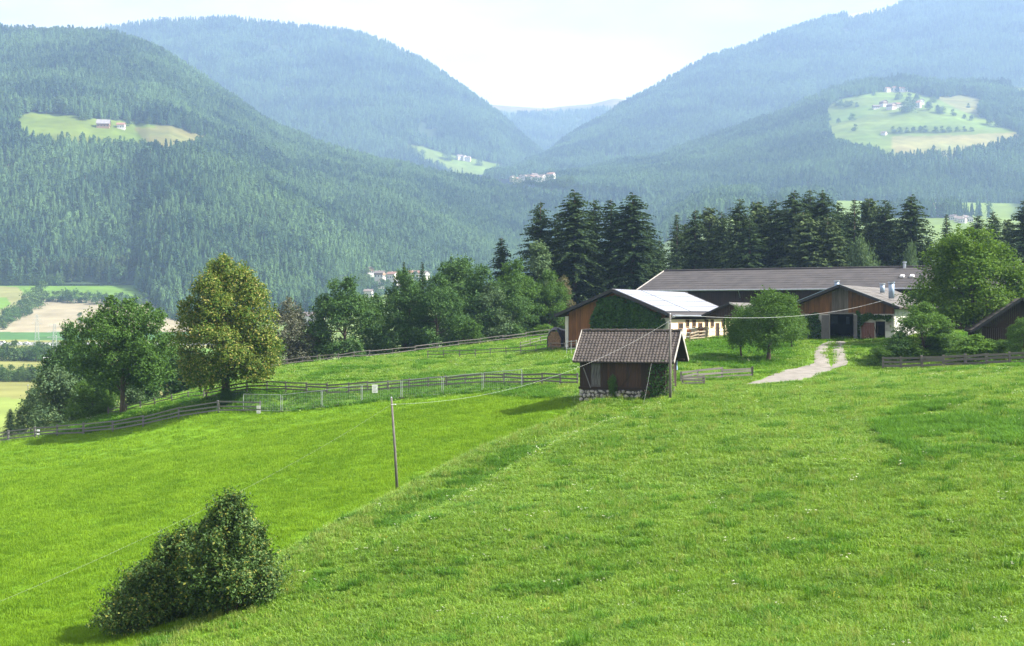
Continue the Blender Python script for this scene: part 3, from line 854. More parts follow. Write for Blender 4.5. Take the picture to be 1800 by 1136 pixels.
def forest(name, pts, hmin, hmax, label, pv):
    n = len(pts)
    h = (hmin * 0.72 + (hmax * 1.08 - hmin * 0.72) * rng.beta(2.2, 1.8, n)) * (0.62 + 0.72 * (fbm(pts[:, 0] / 85, pts[:, 1] / 140, 71, 3) + 0.5))
    w = h * rng.uniform(0.8, 1.45, n)
    pts = pts.copy(); pts[:, 2] -= 0.5
    instancer(name, pts, np.stack([w, w, h], 1), rng.uniform(0, 6.28, n), rng.choice(7, n, p=pv), FOREST, label, 'forest')
forest('forest', left_hill.scatter(rng, 76000, -60, 1460, no_left), 16, 23, 'dense conifer forest covering the nearest hill on the left', (0.17, 0.16, 0.12, 0.13, 0.17, 0.17, 0.08))
forest('forest', back_hill.scatter(rng, 48000, -20, 1040, no_back), 17, 26, 'hazy blue conifer forest on the big mountain behind the left hill', (0.18, 0.18, 0.14, 0.15, 0.15, 0.15, 0.05))
forest('forest', right_hill.scatter(rng, 54000, 852, 1900, no_right), 17, 26, 'hazy blue conifer forest on the tall mountain at the right', (0.18, 0.18, 0.14, 0.15, 0.15, 0.15, 0.05))
forest('forest', right_spur.scatter(rng, 42000, 945, 1900, no_spur), 16, 23, 'conifer forest on the lower spur around the terraced farm meadows', (0.17, 0.16, 0.12, 0.13, 0.17, 0.17, 0.08))
q = end_hill.scatter(rng, 9000, 705, 1300, lambda px, py, x, y: fbm(x / 200, y / 350, 9, 3) < (196 - py) / 40.0, t1=0.97)
forest('forest', q, 18, 26, 'faint blue forest on the slopes closing the far end of the valley', (0.18, 0.18, 0.14, 0.15, 0.15, 0.15, 0.05))
# wooded valley bottom in front of the hills
vp = []
for k in range(76000):
    px = rng.uniform(238, 1850); d = math.sqrt(rng.uniform(1180 ** 2, 2650 ** 2))
    vp.append((px, d))
vp = np.array(vp)
vz = VZ(vp[:, 0], vp[:, 1]); vpy = HY - F * vz / vp[:, 1]
edge = np.interp(vp[:, 0], [238, 265, 300, 420, 560, 640, 760, 1000, 1460], [1425, 1330, 1230, 1225, 1260, 1500, 1680, 1750, 1850])
keep = (vp[:, 1] > edge + 30 * (fbm(vp[:, 0] / 9, vp[:, 1] / 50, 2, 2))) & (vp[:, 1] < 2640)
keep &= ~inpoly(vp[:, 0], vpy, [(1465, 350), (1800, 355), (1800, 395), (1740, 384), (1600, 378), (1465, 385)]) & ~inpoly(vp[:, 0], vpy, [(1268, 335), (1345, 328), (1340, 347), (1268, 350)]) & ~inpoly(vp[:, 0], vpy, [(1330, 356), (1400, 333), (1435, 333), (1440, 345), (1380, 360), (1340, 372)])
_old = ~inpoly(vp[:, 0], vpy, [(1240, 330), (1465, 320), (1465, 420), (1260, 390)])
keep &= ~inpoly(vp[:, 0], vpy, [(640, 470), (800, 462), (800, 530), (650, 540)])
vp = vp[keep]; vz = vz[keep]
pts = np.stack([(vp[:, 0] - CX) / F * vp[:, 1], vp[:, 1], vz], 1)
forest('forest', pts[:34000], 17, 26, 'conifer forest on the valley bottom behind the broadleaf trees', (0.2, 0.2, 0.15, 0.15, 0.14, 0.1, 0.06))

# ------------------------------------------------------------------ grass
def tuft(seed, n, rad, h, w, leaf, lean=0.5, hv=0.35):
    rng = np.random.default_rng(seed)
    a = rng.uniform(0, 6.28, n); r = rad * np.sqrt(rng.uniform(0, 1, n))
    b = np.stack([r * np.cos(a), r * np.sin(a), np.zeros(n)], 1)
    hh = h * rng.uniform(1 - hv, 1 + hv, n)
    th = rng.uniform(0, 6.28, n); ln = lean * rng.uniform(0.2, 1.3, n)
    dv = np.stack([np.cos(th), np.sin(th), np.zeros(n)], 1)
    sd = np.stack([-np.sin(th + rng.normal(0, 0.8, n)), np.cos(th), np.zeros(n)], 1)
    ww = (w * rng.uniform(0.7, 1.3, n))[:, None]
    up = np.array((0, 0, 1.0))
    m = b + dv * (ln * hh * 0.35)[:, None] + up * (hh * 0.6)[:, None]
    t = b + dv * (ln * hh)[:, None] + up * (hh * (1 - 0.25 * ln))[:, None]
    b = b - up * 0.05
    v = np.stack([b - sd * ww / 2, b + sd * ww / 2, m + sd * ww * 0.42, m - sd * ww * 0.42, m - sd * ww * 0.42, m + sd * ww * 0.42, t + sd * ww * 0.06, t - sd * ww * 0.06], 1)
    # two quads per blade sharing the middle edge
    v = np.stack([v[:, 0], v[:, 1], v[:, 2], v[:, 3], v[:, 6], v[:, 7]], 1).reshape(-1, 3)
    base = (np.arange(n) * 6)[:, None]
    q = np.concatenate([base + np.array([[0, 1, 2, 3]]), base + np.array([[3, 2, 4, 5]])], 1).reshape(-1, 4)
    return np_mesh('grass_tuft', v, q, M[leaf])
def umbel(seed, n, h, leaf='petal', rad=0.3, sz=0.05):
    rng = np.random.default_rng(seed)
    c = []
    for k in range(n):
        a, r = rng.uniform(0, 6.28), rad * math.sqrt(rng.uniform()); hh = h * rng.uniform(0.7, 1.15)
        m = rng.integers(6, 11)
        c.append(np.stack([r * math.cos(a) + rng.normal(0, sz, m), r * math.sin(a) + rng.normal(0, sz, m), hh + rng.normal(0, 0.012, m)], 1))
    c = np.concatenate(c)
    nr = unit(rng.normal(size=c.shape) * 0.35 + np.array((0, 0, 1)))
    v, q = leaf_quads(rng, c, nr, sz * 1.3, 0.9, 0)
    return np_mesh('flower_head', v, q, M[leaf])
GRASS = library('grass_tuft', [tuft(1, 46, 0.34, 0.15, 0.018, 'field_blade'), tuft(2, 46, 0.36, 0.13, 0.018, 'field_blade'),
                               tuft(3, 44, 0.36, 0.22, 0.022, 'grass_blade', 0.8), tuft(4, 40, 0.38, 0.18, 0.026, 'grass_blade', 0.9), tuft(5, 30, 0.34, 0.26, 0.020, 'grass_blade', 0.9, 0.5),
                               tuft(6, 50, 0.34, 0.55, 0.022, 'tall_blade', 0.5), tuft(7, 50, 0.40, 0.42, 0.03, 'tall_blade', 0.7), tuft(8, 24, 0.3, 0.5, 0.012, 'seed_blade', 0.4), tuft(9, 34, 0.36, 0.13, 0.06, 'grass_blade', 1.1)])
FLOWER = library('flower_head', [umbel(1, 4, 0.4, rad=0.5, sz=0.032), umbel(2, 3, 0.5, rad=0.35, sz=0.036), umbel(3, 4, 0.25, rad=0.5, sz=0.022), umbel(4, 6, 0.28, 'yellow_petal', 0.45, 0.018)])

DRIVE = [(1302, 678), (1330, 667), (1362, 656), (1405, 645), (1427, 639), (1430, 622), (1435, 606), (1448, 600), (1488, 600), (1486, 625), (1492, 641), (1470, 650), (1444, 658), (1430, 666), (1408, 672), (1352, 677)]
DRIVE_MID = [(1458, 603), (1468, 603), (1466, 618), (1472, 640), (1456, 640), (1450, 622)]
def grass_pts(n, d0, d1, mleft=8.0):
    d = np.sqrt(rng.uniform(d0 ** 2, d1 ** 2, n)); u = rng.uniform(-0.385, 0.385, n)
    return u * d + rng.uniform(-2, 2, n), d
GR = [grass_pts(26000, 36, 72), grass_pts(52000, 72, 128), grass_pts(36000, 128, 206)]
gx_ = np.concatenate([a for a, b in GR]); gy_ = np.concatenate([b for a, b in GR])
gz_ = GZ(gx_, gy_)
gpx = CX + F * gx_ / gy_; gpy = HY - F * gz_ / gy_
keep = ~(inpoly(gpx, gpy, DRIVE) & (gy_ > 118) & ~inpoly(gpx, gpy, DRIVE_MID))
keep &= (gx_ > -62) & ~((gx_ < -30) & (gy_ > 190))
_c, _s = math.cos(R(19.7)), math.sin(R(19.7))
FOOT = [[(5.43 + x * _c + y * _s, 113.2 - x * _s + y * _c) for x, y in ((-0.1, 0.0), (6.9, 0.0), (6.9, 4.1), (-0.1, 4.1))]]
keep &= ~inpoly(gx_, gy_, FOOT[0])
gx_, gy_, gz_, gpx, gpy = gx_[keep], gy_[keep], gz_[keep], gpx[keep], gpy[keep]
n = len(gx_)
isf = field_side(gx_, gy_)
sd, al = seg_side(gx_, gy_)
big = fbm(gx_ / 7, gy_ / 7, 33, 3)
var = np.where(isf, rng.integers(0, 2, n), rng.choice([2, 3, 4, 8], n, p=(0.3, 0.26, 0.22, 0.22)))
sc = np.ones(n)
tall = ((fbm(gx_ / 2.2, gy_ / 2.2, 35, 3) > 0.21) & ~isf & (rng.uniform(size=n) < 0.6))
patch = inpoly(gpx, gpy, [(1540, 745), (1600, 715), (1690, 708), (1800, 715), (1800, 790), (1720, 800), (1640, 825), (1600, 800), (1555, 775)]) & (fbm(gx_ / 3.0, gy_ / 3.0, 37, 3) > -0.06) & (gy_ < 112)
bank = (np.abs(sd - 5.6 + 2.5 * big) < 1.3) & (al > 0.22) & (al < 0.56) & (fbm(gx_ / 3, gy_ / 3, 44, 3) > -0.05) & (rng.uniform(size=n) < 0.7)
ditch = (np.abs(sd) < 0.8) & (al < 0.98)
fence_y = np.interp(gx_, [-60, -50, -24.6, -19, -2.6, 5.5], [152, 150.5, 141, 137, 129, 115])
verge = (gx_ < 4) & (gy_ > fence_y + 0.5) & (gy_ < fence_y + 9) & (gx_ > -48)
pad = (gy_ > fence_y + 9) & (fbm(gx_ / 5, gy_ / 5, 39, 3) > 0.10)
lush = inpoly(gpx, gpy, [(1210, 600), (1400, 605), (1380, 640), (1300, 650), (1205, 640)]) & (gy_ > 125)
hutsh = inpoly(gpx, gpy, [(930, 700), (1015, 685), (1020, 715), (960, 750), (940, 720)])
tl = (tall | patch | bank | verge & (rng.uniform(size=n) < 0.6) | pad & (rng.uniform(size=n) < 0.5) | lush & (rng.uniform(size=n) < 0.5))
var = np.where(tl, rng.choice([5, 6, 6], n), var)
seed = (rng.uniform(size=n) < np.where(isf, 0.0, 0.035)) | ((np.abs(sd - 3) < 1.8) & (rng.uniform(size=n) < 0.13) & ~isf)
var = np.where(seed & ~patch, 7, var)
lone = (rng.uniform(size=n) < 0.008) & ~isf
var = np.where(lone, rng.choice([5, 6], n), var)
pn = fbm(gx_ / 1.6, gy_ / 1.6, 38, 2)
sc = np.where(lone, 0.95, np.where(patch & (pn > 0.08), 1.0, np.where(tall & ~patch & ~bank, 0.55, np.where(patch, 0.8, np.where(bank, 0.6, np.where(verge | pad | lush, 0.7, 1.0)))))) * rng.uniform(0.7, 1.25, n)
wid = np.where(gy_ > 128, 1.7, np.where(gy_ > 72, 1.25, 1.0)) * rng.uniform(0.85, 1.2, n)
dec = isf & (big > 0.1)
instancer('grass', np.stack([gx_, gy_, gz_], 1), np.stack([wid, wid, sc * np.where(isf, np.where(rng.uniform(size=n) < 0.14, 1.6, 0.75), 0.82)], 1), rng.uniform(0, 6.28, n), var, GRASS, 'bright green meadow grass covering the slopes and the paddock', 'grass')
# flowers: strips along the bank, the paddock and the crest
nf = 16000
fx, fy = grass_pts(nf, 40, 205)
fzz = GZ(fx, fy); fpx = CX + F * fx / fy; fpy = HY - F * fzz / fy
fsd, fal = seg_side(fx, fy)
pr = np.full(nf, 0.07)
pr = np.where((np.abs(fsd - 7.6) < 1.0) & (fal > 0.02), 0.55, pr)
pr = np.where((np.abs(fsd - 2.2) < 0.8), 0.22, pr)
pr = np.where((fy > 140) & (fbm(fx / 5, fy / 5, 81, 3) > 0.08), 0.34, pr)
pr = np.where(inpoly(fpx, fpy, [(1020, 740), (1100, 705), (1180, 700), (1175, 716), (1090, 735), (960, 785), (900, 800)]), 0.6, pr)
pr = np.where(inpoly(fpx, fpy, [(1540, 650), (1800, 645), (1800, 668), (1540, 668)]), 0.3, pr)
pr = np.where(field_side(fx, fy), 0.0, pr)
pr = np.where(inpoly(fpx, fpy, DRIVE), 0, pr)
k = rng.uniform(size=nf) < pr
fx, fy, fzz = fx[k], fy[k], fzz[k]; n = len(fx)
fs2 = rng.uniform(0.7, 1.2, n)
instancer('wildflowers', np.stack([fx, fy, fzz], 1), np.stack([fs2, fs2, fs2 * rng.uniform(0.5, 1.0, n)], 1), rng.uniform(0, 6.28, n), rng.choice(4, n, p=(0.25, 0.2, 0.4, 0.15)), FLOWER, 'white and yellow wildflowers scattered in the meadow grass', 'wildflowers')

# ------------------------------------------------------------------ the trees, one by one
random.seed(4)
PR = {}
PR['lime'] = decid(11, 14, 10.6, 1.7, 'egg', 120, 56000, 0.26, 'leaf_lime', 'bark', 0.42, lobe_r=(0.085, 0.14), inner=0.28, nlimb=14, fork=0.55)
PR['ash'] = decid(12, 11.5, 12.0, 2.6, 'egg', 84, 24000, 0.27, 'leaf_mid', 'warm_bark', 0.26, lobe_r=(0.06, 0.12), inner=0.3, nlimb=16, fork=0.6, rough=(0.6, 1.06), shoots=0.35)
PR['maple'] = decid(13, 13, 12.6, 2.0, 'dome', 80, 30000, 0.27, 'leaf_maple', 'bark', 0.32, lobe_r=(0.08, 0.14), inner=0.25, nlimb=16, fork=0.6)
PR['apple'] = decid(14, 5.6, 5.2, 1.35, 'egg', 44, 19000, 0.15, 'leaf_mid', 'bark', 0.2, lobe_r=(0.13, 0.21), inner=0.3, nlimb=8, fork=0.4, lean=(0.5, 0))
PR['apple2'] = decid(15, 4.6, 4.6, 1.1, 'egg', 36, 15000, 0.15, 'leaf_mid', 'bark', 0.16, lobe_r=(0.13, 0.22), inner=0.3, nlimb=8, fork=0.4)
PR['round_a'] = decid(16, 12, 9.5, 0.6, 'egg', 60, 16000, 0.32, 'leaf_dark', 'bark', 0.3, lobe_r=(0.11, 0.18), inner=0.15)
PR['round_b'] = decid(17, 13, 8.5, 0.8, 'tall', 60, 16000, 0.32, 'leaf_dark', 'bark', 0.3, lobe_r=(0.11, 0.18), inner=0.15)
PR['round_c'] = decid(18, 12, 10, 0.6, 'dome', 60, 16000, 0.32, 'leaf_dark', 'bark', 0.3, lobe_r=(0.10, 0.18), inner=0.15)
PR['poplar'] = decid(19, 14, 6, 0.8, 'tall', 50, 13000, 0.30, 'leaf_silver', 'bark', 0.24, lobe_r=(0.12, 0.2), inner=0.2)
PR['grey'] = decid(20, 9, 8, 0.5, 'dome', 46, 10000, 0.26, 'leaf_grey', 'bark', 0.2, lobe_r=(0.10, 0.17), inner=0.3, nlimb=18)
PR['bush_a'] = decid(21, 4, 5, 0.1, 'bush', 34, 8000, 0.20, 'leaf_mid', 'bark', 0.08, lobe_r=(0.12, 0.22), inner=0.2, stems=3)
PR['bush_b'] = decid(22, 4.5, 4.2, 0.1, 'tall', 30, 8000, 0.20, 'leaf_dark', 'bark', 0.08, lobe_r=(0.12, 0.22), inner=0.2, stems=3)
PR['silver_bush'] = recolour(PR['bush_a'], 'leaf_silver')
PR['fresh_bush'] = recolour(PR['bush_b'], 'leaf_fresh')
PR['round_mid'] = recolour(PR['round_a'], 'leaf_mid')
PR['round_silver'] = recolour(PR['round_c'], 'leaf_silver')
PR['rust'] = recolour(PR['poplar'], 'leaf_rust')
PR['spruce_a'] = spruce(31, 22, 4.6, power=0.62, sl=0.56, dens=1.3)
PR['spruce_b'] = spruce(32, 22, 4.0, droop=0.5, power=0.6, sl=0.56, dens=1.3)
PR['spruce_c'] = spruce(33, 22, 4.8, droop=0.45, power=0.55, sl=0.6, dens=1.3)
PR['spruce_d'] = spruce(34, 20, 3.6, droop=0.3, power=0.7, sl=0.52, dens=1.3)
PR['pine'] = spruce(35, 19, 4.0, 'needle_pine', bare=0.25, droop=0.1, bark='warm_bark', power=0.55, sl=0.9)

def tree(kind, px, d, top, label, name='broadleaf_tree', cat='tree', wpx=None, group=None, zoff=0.0, rot=None, sink=0.0):
    b, h = by_pixels(px, top, d, zoff)
    p = PR[kind]; wk = 1.0
    if wpx:
        w = wpx / F * d * (1.15 if 'spruce' in kind or kind == 'pine' else 1.0)
        xs_ = sorted(v.co.x for v in p.crown.vertices); q_ = 0.015 if 'spruce' in kind or kind == 'pine' else 0.003; ext = xs_[int(len(xs_) * (1 - q_))] - xs_[int(len(xs_) * q_)]
        wk = w / (ext * h / p.H)
    return plant(p, name, label, cat, b, h, wk, rot, group)

# foreground shrub group by the bank: three stems of hazel, a low willow bush at its left, dry hogweed in front
hz_b = ground(395, 1075, 45, 90)
def hazel(seed, px, py, top, wpx, lv, label, shape='bush', leaf='leaf_hazel', name='hazel_bush', ls=0.15):
    b = ground(px, py, 45, 95); d = b.y
    h = (HY - top) / F * d - b.z; w = wpx / F * d
    p = decid(seed, h, w, 0.05, shape, 110, lv, ls, leaf, 'bark', 0.10, lobe_r=(0.07, 0.13), inner=0.25, stems=4, shoots=0.55, flat=1.15, slen=(0.7, 2.1), rough=(0.66, 1.08), sup=1.0, nlimb=14, spread=0.5)
    t = thing(name, label, 'bush', b, 0.0)
    link('stems', p.trunk, t); link('foliage', p.crown, t)
    return t
hazel(41, 408, 1075, 884, 180, 30000, 'tallest dark hazel bush on the bank, with yellowing leaves', 'dome')
hazel(42, 316, 1085, 935, 165, 22000, 'dark leafy bush leaning against the left of the tallest hazel', 'dome')
hazel(46, 362, 1082, 920, 120, 13000, 'bushy hazel filling the middle of the clump', 'dome')
hazel(43, 265, 1098, 1000, 165, 15000, 'low dark bush tapering off at the downhill end of the hazel clump', 'dome')
hazel(44, 448, 1045, 925, 75, 9000, 'narrow hazel bush at the uphill right end of the hazel clump', 'tall')
hazel(45, 238, 1110, 1050, 140, 8000, 'lowest spreading bush at the foot of the hazel clump', 'bush', 'leaf_hazel', ls=0.13)
for k, (px, py, h) in enumerate(((193, 1112, 1.3), (228, 1108, 1.5), (246, 1106, 1.2), (275, 1098, 1.3), (205, 1116, 0.9))):
    b = ground(px, py, 45, 95)
    t = thing('hogweed_plant', 'dry pale hogweed umbel standing at the foot of the hazel clump', 'plant', b, k * 1.3, 'hogweed umbels below the hazel clump')
    mb = MB().tube([(0, 0, -0.1), (0.03, 0, h * 0.55), (0.0, 0.03, h)], [0.025, 0.018, 0.012], 5)
    for j in range(7):
        a = j * 0.9; mb.tube([(0, 0.03, h * 0.9), (0.22 * math.cos(a), 0.22 * math.sin(a), h + 0.12)], [0.01, 0.006], 4)
    mb.build('stalk', M['warm_bark'], t)
    hm_ = umbel(60 + k, 1, 0.0, 'seed_blade', 0.01, 0.05)
    pts = np.concatenate([np.stack([rng.normal(0.22 * math.cos(j * 0.9), 0.06, 14), rng.normal(0.22 * math.sin(j * 0.9), 0.06, 14), np.full(14, h + 0.12)], 1) for j in range(7)])
    v_, q_ = leaf_quads(rng, pts, unit(rng.normal(size=pts.shape) * 0.4 + np.array((0, 0, 1))), 0.06, 0.9, 0)
    link('umbel_head', np_mesh('umbel', v_, q_, M['seed_blade']), t)['kind'] = 'stuff'

# single trees by the lower fence
tree('lime', 397, 146, 457, 'large egg-shaped linden tree with yellow seed bracts by the fence', 'linden_tree', wpx=176, rot=1.2)
tree('ash', 216, 158, 527, 'slender-trunked leafy ash tree left of the yellowish linden', 'ash_tree', wpx=188, rot=0.4)
b = at(397, 144.5)
plant(PR['bush_b'], 'bush', 'dark shoots around the foot of the linden trunk', 'bush', b, 1.7, 1.5)
for (k, px, d, top, w, lab) in (
    ('bush_b', 150, 176, 606, 110, 'dark tall shrub standing just left behind the ash tree'),
    ('round_a', 128, 190, 575, 120, 'dark brownish tree behind the left side of the ash'),
    ('silver_bush', 105, 172, 655, 115, 'pale grey-green willow bush above the lower end of the rail fence'),
    ('bush_a', 165, 165, 672, 95, 'light green bush between the willow bush and the ash trunk'),
    ('silver_bush', 62, 186, 690, 70, 'small bush at the far left behind the rail fence'),
    ('silver_bush', 205, 172, 655, 90, 'bushy undergrowth right behind the ash trunk'),
    ('fresh_bush', 185, 163, 705, 40, 'small yellow-green bush beside the ash trunk'),
    ('bush_b', 255, 178, 645, 90, 'dense dark shrub behind the ash and left of the linden'),
    ('round_a', 290, 190, 590, 110, 'dark broadleaf tree filling the gap between ash and linden'),
    ('bush_b', 318, 186, 625, 80, 'blackish shrub directly left behind the linden trunk'),
    ('bush_b', 345, 190, 632, 60, 'blackish shrub half hidden behind the linden trunk')):
    tree(k, px, d, top, lab, 'shrub' if 'bush' in k else 'broadleaf_tree', 'bush' if 'bush' in k else 'tree', wpx=w)

# the belt of broadleaf trees beyond the paddock
for (k, px, d, top, w, lab) in (
    ('grey', 508, 196, 528, 115, 'grey-brown half bare willow right behind the linden'),
    ('bush_a', 470, 192, 590, 60, 'small bush at the paddock edge behind the linden'),
    ('spruce_d', 528, 214, 530, 40, 'small dark spruce peeking over the grey willow'),
    ('round_a', 606, 197, 493, 122, 'rounded dark green tree right of the grey willow'),
    ('bush_a', 560, 199, 560, 50, 'low tree between the grey willow and the rounded tree'),
    ('round_c', 712, 200, 478, 100, 'broad dark tree in the middle of the belt, left of its twin'),
    ('round_a', 768, 199, 487, 100, 'broad dark tree in the middle of the belt, right of its twin'),
    ('round_b', 800, 214, 444, 105, 'tallest dark round-topped tree of the belt'),
    ('round_c', 845, 204, 470, 95, 'greyish leafy tree right of the tallest belt tree'),
    ('round_silver', 862, 203, 500, 90, 'silvery ash in front of the conifer tip'),
    ('spruce_b', 882, 228, 415, 55, 'slim conifer tip rising out of the broadleaf belt'),
    ('round_mid', 905, 208, 462, 90, 'mid green tree left of the pale poplar'),
    ('round_a', 900, 204, 505, 80, 'low dark tree below the pale poplar'),
    ('poplar', 945, 214, 424, 74, 'pale green poplar in front of the first dark spruces'),
    ('round_mid', 965, 210, 480, 70, 'leafy tree below the pale poplar near the woodpile'),
    ('rust', 990, 212, 486, 46, 'small tree with rusty dry foliage near the barn'),
    ('round_c', 660, 206, 520, 70, 'low dark tree in the gap between rounded tree and twins'),
    ('fresh_bush', 958, 203, 570, 50, 'fresh green scrub beside the tarped woodpile'),
    ('bush_a', 820, 199, 565, 70, 'scrub at the foot of the tallest belt tree')):
    nm = 'spruce_tree' if 'spruce' in k else ('shrub' if 'bush' in k else 'broadleaf_tree')
    tree(k, px, d, top, lab, nm, 'bush' if 'bush' in k else 'tree', wpx=w)
for px, top in ((710, 458), (742, 458)):
    tree('spruce_d', px, 222, top, 'dark spruce tip poking out above the twin belt trees, %s' % ('left one' if px < 720 else 'right one'), 'spruce_tree', 'tree', wpx=34)

# spruces behind the farm
SP = [(950, 226, 352, 88, 'spruce_a'), (1010, 224, 333, 110, 'spruce_c'), (1044, 238, 347, 80, 'spruce_b'), (1074, 228, 348, 90, 'spruce_b'), (1112, 224, 338, 112, 'spruce_c'), (980, 232, 372, 80, 'spruce_d'), (1140, 236, 392, 70, 'spruce_d'),
      (1190, 246, 374, 60, 'spruce_d'), (1222, 240, 366, 66, 'spruce_b'), (1247, 254, 362, 70, 'pine'), (1268, 250, 368, 70, 'spruce_a'), (1300, 238, 346, 86, 'spruce_a'), (1332, 244, 352, 80, 'pine'), (1364, 240, 348, 84, 'spruce_b'),
      (1396, 236, 334, 92, 'spruce_c'), (1424, 242, 330, 96, 'spruce_a'), (1446, 238, 334, 90, 'spruce_c'), (1472, 248, 352, 70, 'spruce_b'), (1502, 242, 348, 72, 'spruce_d'), (1528, 252, 346, 76, 'pine'), (1556, 242, 348, 86, 'spruce_a'),
      (1602, 238, 341, 88, 'spruce_c'), (1580, 254, 392, 60, 'spruce_b'), (1664, 246, 374, 46, 'spruce_d'), (1718, 248, 376, 60, 'spruce_b'), (1746, 250, 369, 58, 'spruce_a'), (1772, 256, 384, 50, 'pine'), (1800, 236, 350, 74, 'spruce_a'), (1690, 258, 410, 60, 'spruce_d'), (1632, 256, 415, 60, 'spruce_a'),
      (1160, 252, 420, 60, 'spruce_b'), (1350, 256, 372, 70, 'spruce_d'), (1490, 256, 372, 70, 'spruce_c'), (1205, 254, 392, 60, 'pine'), (1284, 256, 385, 70, 'spruce_d'), (1380, 254, 368, 70, 'pine'), (1850, 240, 360, 80, 'spruce_c'), (1540, 258, 372, 70, 'spruce_b'), (1412, 232, 372, 80, 'pine'), (1318, 232, 382, 70, 'spruce_b'), (1455, 232, 380, 70, 'pine')]
SPL = {950: 'dark spruce at the left end of the spruce row, nearest the pale poplar', 1010: 'tall broad spruce, second from the left end of the spruce row', 1112: 'tall broad spruce just left of the gap in the row above the solar roof',
       1190: 'narrow spruce just right of the gap in the row', 1222: 'slim pointed spruce close right of the gap', 1602: 'dark pointed spruce standing above the right end of the long roof', 1800: 'dark spruce cut by the right edge of the picture',
       1662: 'lone short spruce right of the long roof, above the maple', 1424: 'tallest spruce in the middle of the row over the long roof'}
_row = sorted(q for q in SP if q[0] > 1150 and q[0] not in SPL)
_ord = 'first second third fourth fifth sixth seventh eighth ninth tenth eleventh twelfth thirteenth fourteenth fifteenth sixteenth seventeenth eighteenth nineteenth twentieth'.split()
for kind_ in ('pine', 'spruce'):
    for i_, q_ in enumerate([q for q in _row if q[4].startswith(kind_)]):
        if i_ < 20: SPL[q_[0]] = ('dull green pine, ' if kind_ == 'pine' else 'dark spruce, ') + _ord[i_] + ' ' + kind_ + ' from the gap in the row above the long roof'
SPL.update({1044: 'slim spruce between the two broadest spruces of the left clump', 1074: 'spruce just left of the broadest right spruce in the left clump', 980: 'short spruce between the leftmost and the broad second spruce', 1140: 'short spruce at the right end of the left clump'})
for px, d, top, w, k in SP:
    tree(k, px, d, top, SPL.get(px, ('reddish-stemmed dull green pine' if k == 'pine' else 'dark green spruce') + ' in the close row behind the long farm roof'), 'pine_tree' if k == 'pine' else 'spruce_tree', 'tree', wpx=w,
         group=('pines in the row behind the farm' if k == 'pine' else 'spruces in the row behind the farm'))
tree('silver_bush', 1515, 226, 432, 'pale green bush behind the ridge of the long roof', 'shrub', 'bush', wpx=62)
tree('silver_bush', 1600, 228, 440, 'smaller pale bush behind the right end of the long roof', 'shrub', 'bush', wpx=36)

# garden and orchard by the farm
tree('apple', 1350, 141, 514, 'leaning apple tree with two trunks on the lawn before the barn', 'apple_tree', wpx=110, rot=0.3)
tree('apple2', 1303, 144.5, 541, 'smaller apple tree left behind the leaning apple tree', 'apple_tree', wpx=60)
tree('apple2', 1392, 152, 552, 'small apple tree right behind the leaning apple tree', 'apple_tree', wpx=55)
tree('maple', 1708, 152, 403, 'large spreading maple tree right of the barn gable', 'maple_tree', wpx=225, rot=2.0)
for (k, px, d, top, w, lab) in (
    ('round_mid', 1622, 140, 536, 112, 'dense lilac bush covering the right corner of the gabled barn'),
    ('bush_b', 1578, 138, 582, 50, 'bush at the left foot of the dense lilac'),
    ('bush_a', 1548, 137.5, 612, 50, 'low bush at the left end of the board fence'),
    ('bush_b', 1660, 139, 572, 60, 'dark upright shrub between lilac and yellow-green shrub'),
    ('fresh_bush', 1708, 135, 588, 85, 'yellow-green spiky shrub behind the board fence'),
    ('bush_b', 1640, 142, 590, 60, 'shrub filling the gap behind the board fence'),
    ('bush_a', 1760, 137, 600, 60, 'leafy bush below the eaves of the dark house'),
    ('round_mid', 1800, 134, 560, 60, 'garden shrub in front of the dark house at the right edge'),
    ('silver_bush', 1735, 146, 580, 50, 'greyish shrub under the dark house roof')):
    tree(k, px, d, top, lab, 'shrub', 'bush', wpx=w)

# two dark spruces below the field at the far left
for px, d, top, w, lab in ((18, 236, 718, 60, 'bluish spruce top beyond the lower end of the rail fence'), (-14, 228, 722, 60, 'spruce cut by the left picture edge below the field'), (38, 250, 738, 34, 'small spruce right of the bluish spruce top')):
    b = Vector(((px - CX) / F * d, d, (HY - 800) / F * d))
    plant(PR['spruce_c'], 'spruce_tree', lab, 'tree', b, (HY - top) / F * d - b.z, 1.3)

# ------------------------------------------------------------------ trees and bushes far off in the valley
def low_broad(seed, n=500, leaf='far_leaf', shape='egg', W=7.5):
    return decid(seed, 9, W, -0.4, shape, 26, n, 0.85, leaf, 'bark', 0.2, lobe_r=(0.18, 0.28), inner=0.1, nlimb=3)
LB = [low_broad(81, 800, shape='bush'), low_broad(82, 900, shape='bush', W=10), low_broad(83, 800, shape='tall', W=7), low_broad(84, 800, 'leaf_dark', shape='bush', W=8.5)]
def far_tree(px, py, h, label, group, k=None, wk=1.0, loc=None):
    b = loc if loc is not None else vpix(px, py)
    return plant(LB[random.randrange(4) if k is None else k], 'broadleaf_tree', label, 'tree', b, h, wk, None, group)
for i in range(26):
    px = 2 + i * 4.7
    if px > 112: break
    far_tree(px, 634 + random.uniform(-2, 3), random.uniform(5.5, 9.5) * (0.75 if 30 < px < 40 else 1), 'bushy tree in the nearer roadside tree line at the far left', 'trees in the nearer valley tree line')
for i in range(24):
    far_tree(1 + i * 4.6, 669 + random.uniform(-2, 3), random.uniform(3.2, 5.8), 'bushy tree in the hedge between the two yellow-green valley fields', 'trees in the lower valley hedge')
for i in range(22):
    far_tree(85 + i * 8 + random.uniform(-2, 2), 530 + random.uniform(-1, 3) + i * 0.3, random.uniform(7, 12), 'tree in the dark hedge along the top of the ploughed field', 'trees above the ploughed field')
